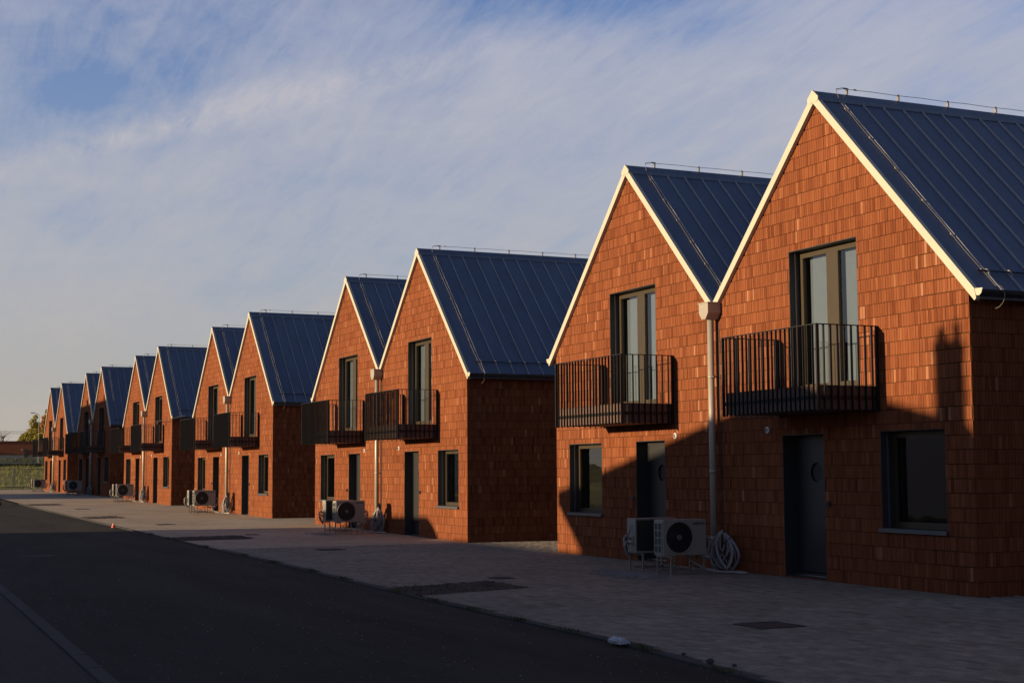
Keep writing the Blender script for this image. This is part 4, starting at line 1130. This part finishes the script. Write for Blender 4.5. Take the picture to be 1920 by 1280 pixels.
mb = MB(); mb.quad((-129, -60, fz+2.2), (-129, 70, fz+2.2), (-220, 90, fz+3.0), (-220, -90, fz+3.0)); link('upper_field', mb.mesh('upper_field', M['field']))['kind'] = 'structure'
# long shed, turned a little towards the sun
e = empty('long_shed', (-138, 1.5, fz+2.6), 'long low rust-brown shed beyond the fence with a pale base strip', 'shed', None, R_(-10))
mb = MB(); mb.box(-6, 0, -45, 40, .55, 1.86); link('cladding', mb.mesh('cladding', M['rust']), e)
mb = MB(); mb.box(-6, -.05, -45, 40, -.6, .55); link('base', mb.mesh('base', M['concrete']), e)
mb = MB(); mb.box(-6.2, .1, -45.2, 40.2, 1.86, 1.93); link('roof', mb.mesh('roof', M['rooftile']), e)
pm__ = MB(); pm__.box(-.0, .16, -.16, .16, -.6, .95); pmm = pm__.mesh('pier', M['iron'])
for k in range(12): link('pier', pmm, e, (.0, -20.6+k*3.6, 0))
mb = MB()
for k in range(3): mb.box(.0, .05, -.08, .08, 1.0, 1.14)
link('wall_lamp', mb.mesh('wall_lamp', M['plastic']), e, (0, .6, 0))
# trees beyond the shed
def tree(name, x, y, z, h, wdt, mats, lab, seed, n=7000, grp='trees beyond the shed', leaf=.2, column=True):
    r = random.Random(seed); e = empty(name, (x, y, z), lab, 'tree', grp)
    mb = MB(); mb.tube([(0, 0, 0), (.1, .05, h*.4), (0, .1, h*.75), (.05, 0, h*.95)], [.2, .15, .08, .02], 8)
    limbs = []
    for k in range(14):
        z0 = h*(.2+.6*k/14); a = r.uniform(0, 6.28); l = wdt*r.uniform(.5, .9)*(1-.6*k/14); tip = (math.cos(a)*l, math.sin(a)*l, z0+l*1.3)
        mb.tube([(0, 0, z0), (tip[0]*.5, tip[1]*.5, z0+l*.5), tip], [.06, .04, .012], 5); limbs.append(tip)
    link('trunk', mb.mesh('trunk', M['wood']), e)
    cl = [(0, 0, h*.95, .5*wdt*.5)]+[(t[0], t[1], t[2], wdt*r.uniform(.28, .46)) for t in limbs]+[(r.gauss(0, wdt*.35), r.gauss(0, wdt*.35), h*r.uniform(.18, .85), wdt*r.uniform(.25, .42)) for _ in range(26)]
    mbs = [MB() for _ in mats]
    for k in range(n):
        ci = r.randrange(len(cl)); c = cl[ci]; d = Vector((r.gauss(0, 1), r.gauss(0, 1), r.gauss(0, 1.1))).normalized()*c[3]*r.uniform(.5, 1.05)
        p = Vector(c[:3])+d
        if p.z < .5: continue
        mi = ci % len(mats) if r.random() < .85 else r.randrange(len(mats)); m2 = mbs[mi]
        a = Vector((r.gauss(0, 1), r.gauss(0, 1), r.gauss(0, 1))).normalized()*leaf*r.uniform(.4, 1); b = a.cross(Vector((r.gauss(0, 1), r.gauss(0, 1), r.gauss(0, 1)))).normalized()*leaf*r.uniform(.3, .7)
        m2.quad(tuple(p-a*.5), tuple(p+b*.5), tuple(p+a*.5), tuple(p-b*.5))
    for k, m2 in enumerate(mbs):
        if m2.f:
            o = link('crown', m2.mesh('crown', M[mats[k]]), e); o['kind'] = 'stuff'
tz = fz+2.6
tree('poplar_tree', -150, 4.65, tz, 5.0, 1.15, ['leaf_y', 'leaf_g'], 'yellow-green tree with a narrow crown behind the street lamp', 71)
tree('poplar_tree', -152, 3.95, tz, 3.1, 1.0, ['leaf_g', 'leaf_y'], 'lower green bushy tree left of the yellow-green one', 72)
tree('birch_tree', -149, 5.75, tz, 5.6, 1.1, ['leaf_y', 'leaf_o'], 'orange-tinged tree half hidden by the farthest gable', 73)
tree('birch_tree', -151, 5.35, tz, 3.6, 1.0, ['leaf_o', 'leaf_o', 'leaf_y'], 'small orange tree low between the two taller ones', 74)
tree('birch_tree', -153, 7.4, tz, 6.2, 1.3, ['leaf_g', 'leaf_y'], 'tall green tree rising just left of the farthest roof', 75)
tree('bush', -190, 5.6, tz+.4, 2.2, .9, ['leaf_g'], 'dark bush on the skyline at the far left', 76, 900, 'bushes on the skyline')
tree('bush', -190, 4.3, tz+.4, 1.9, 1.1, ['leaf_g'], 'lower dark bush at the left picture edge', 77, 900, 'bushes on the skyline')
e = empty('bare_tree', (-170, 3.2, tz), 'small bare tree against the sky at the far left', 'tree')
mb = MB(); r = random.Random(8); mb.tube([(0, 0, 0), (0, 0, 2), (.1, .1, 3.2)], [.1, .07, .05], 6); link('trunk', mb.mesh('trunk', M['wood']), e)
mb = MB()
for k in range(26):
    a = r.uniform(-1.5, 1.5); l = r.uniform(.8, 1.7); z0 = r.uniform(2, 3.2)
    pts = [(0, 0, z0)]+[(r.uniform(-.1, .1), math.sin(a)*l*t+r.uniform(-.08, .08), z0+math.cos(a)*l*t) for t in (.35, .7, 1)]
    mb.tube(pts, [.03, .02, .012, .006], 4)
link('branches', mb.mesh('branches', M['wood']), e)
# street lamp
e = empty('street_lamp', (-126, 2.28, fz+1.7), 'tall thin street lamp with an arm to the left, in front of the trees', 'street lamp')
mb = MB(); mb.tube([(0, 0, .6), (0, 0, 3.2), (0, 0, 4.95)], [.035, .03, .022], 8); link('pole', mb.mesh('pole', M['hub']), e)
mb = MB(); mb.tube([(0, 0, 4.95), (0, -.15, 5.08), (0, -.45, 5.16)], .025, 6); link('arm', mb.mesh('arm', M['galv']), e)
mb = MB(); mb.box(-.08, .08, -.75, -.42, 5.13, 5.20); link('lamp_head', mb.mesh('lamp_head', M['hub']), e)
# overhead wires
e = empty('overhead_wire', (-180, 0, tz), 'thin overhead wires crossing the sky at the far left', 'wire')
for dz in (3.75, 4.0):
    mb = MB(); mb.tube([(0, y, dz+.0004*(y-10)**2) for y in range(-40, 41, 4)], .022, 4); link('wire', mb.mesh('wire', M['hose_dark']), e)
# cable with a lamp strung between the fourth and third twin houses
e = empty('cable_lamp', (X0[3]-1.5, -.35, GZ[3]+4.0), 'thin cable with a small round lamp strung between the third and fourth twin houses', 'lamp')
mb = MB(); mb.tube([(-1.6, .30, .05), (-.8, 0, .0), (1.5, -.1, -.04), (5.2, .2, .06)], .012, 5); link('cable', mb.mesh('cable', M['hose_dark']), e)
mb = MB(); mb.tube([(0, 0, 0), (0, 0, -.08), (0, 0, -.14), (0, 0, -.2)], [.02, .07, .11, .05], 10); link('lamp', mb.mesh('lamp', M['iron']), e)

# ------------------------------------------------------------------ across the street, behind the viewer: what casts the long evening shade
OY = -20.0
def occ(x, z): return (x+SUN_TO.x/SUN_TO.y*OY*1.0*1.0*0+(-.1305*20), z+.1197*20)
def extr(name, pts, y0, y1, mat, parent):
    mb = MB(); mb.prism(pts, 'y', y0, y1); return link(name, mb.mesh(name, M[mat]), parent)
def P2(l): return [occ(*p) for p in l]
e = empty('rendered_house', (-8, OY, 0), 'pale house with a low-pitched roof across the street, outside the picture', 'house')
def sub(l, ox): return [(a-ox, b) for a, b in l]
wall_p = P2([(-11.6, -2.45), (-11.6, .30), (-4.2, 2.75), (-2.6, 2.75), (-.15, 2.1), (0.0, 2.09), (14, 1.9), (14, -2.45)])
extr('wall', sub(wall_p, -8), -9, -.1, 'render', e)
roof_p = P2([(-12.8, 1.0), (-11.6, .30), (-4.2, 2.70), (-2.6, 2.70), (-.14, 2.1), (-.14, 2.37), (-1.84, 2.73), (-2.6, 2.98), (-4.4, 3.0), (-6.47, 2.60), (-9.11, 2.05), (-12.26, 1.40), (-12.8, 1.3)])
extr('roof', sub(roof_p, -8), -9.3, 0, 'rooftile', e)
mb = MB(); (cx0, cz0), (cx1, cz1) = occ(-.88, 2.0), occ(-.33, 3.5)
mb.box(cx0+8, cx1+8, -1.6, -1.0, cz0, cz1+.14); mb.box(cx0+8-.03, cx1+8+.03, -1.63, -.97, cz1+.02, cz1+.08)
mb.box(cx0+8+.05, cx0+8+.2, -1.5, -1.2, cz1+.14, cz1+.36); mb.box(cx1+8-.17, cx1+8-.05, -1.5, -1.2, cz1+.14, cz1+.40)
link('chimney', mb.mesh('chimney', M['rooftile']), e)
e = empty('low_garage', (-26, OY, 0), 'low garage across the street, outside the picture', 'garage')
a = X0[1]
extr('wall', sub(P2([(a-10, -2.45), (a-10, .05), (a-8, .42), (a-2.78, .56), (a-2.32, .33), (a-2.1, .10), (a-2.1, -2.45)]), -26), -4, 0, 'render', e)
e = empty('board_fence', (-20, OY, 0), 'close-boarded fence across the street, outside the picture', 'fence')
mb = MB()
k = 0; x = occ(-27.9, 0)[0]
bb_ = MB(); bb_.box(0, .145, 0, .03, -.3, 2.42); bme = bb_.mesh('board', M['wood'])
bb2 = MB(); bb2.box(0, .145, 0, .03, -.3, 2.47); bme2 = bb2.mesh('board', M['wood'])
while x < occ(-11.3, 0)[0]:
    link('board', bme2 if x > -21.5 else bme, e, (x+20, -.4, 0)); x += .146
mb.box(occ(-27.9, 0)[0]+20, occ(-11.3, 0)[0]+20, -.37, -.33, .4, .5); link('rail', mb.mesh('rail', M['wood']), e)
a = X0[4]
e = empty('apartment_block', (a-8, OY, gz(a)), 'two-storey flat block across the street, outside the picture', 'building')
z5 = 5.66; XR = 2.3; XL = -15.2
extr('wall', sub(P2([(a+XL, -2.45), (a+XL, z5), (a+XR, z5), (a+XR, -2.45)]), a-8), -9, 0, 'render', e)
for xc, ww, hh in ((-9.4, .5, .32), (-2.75, .4, .30), (-6.0, .3, .08)):
    c0 = occ(a+xc-ww/2, z5-.02); c1 = occ(a+xc+ww/2, z5+hh); mb = MB(); mb.box(c0[0]-a+8, c1[0]-a+8, -2, -1.5, c0[1], c1[1]+.2); link('chimney', mb.mesh('chimney', M['rooftile']), e)
bpy.context.view_layer.update()
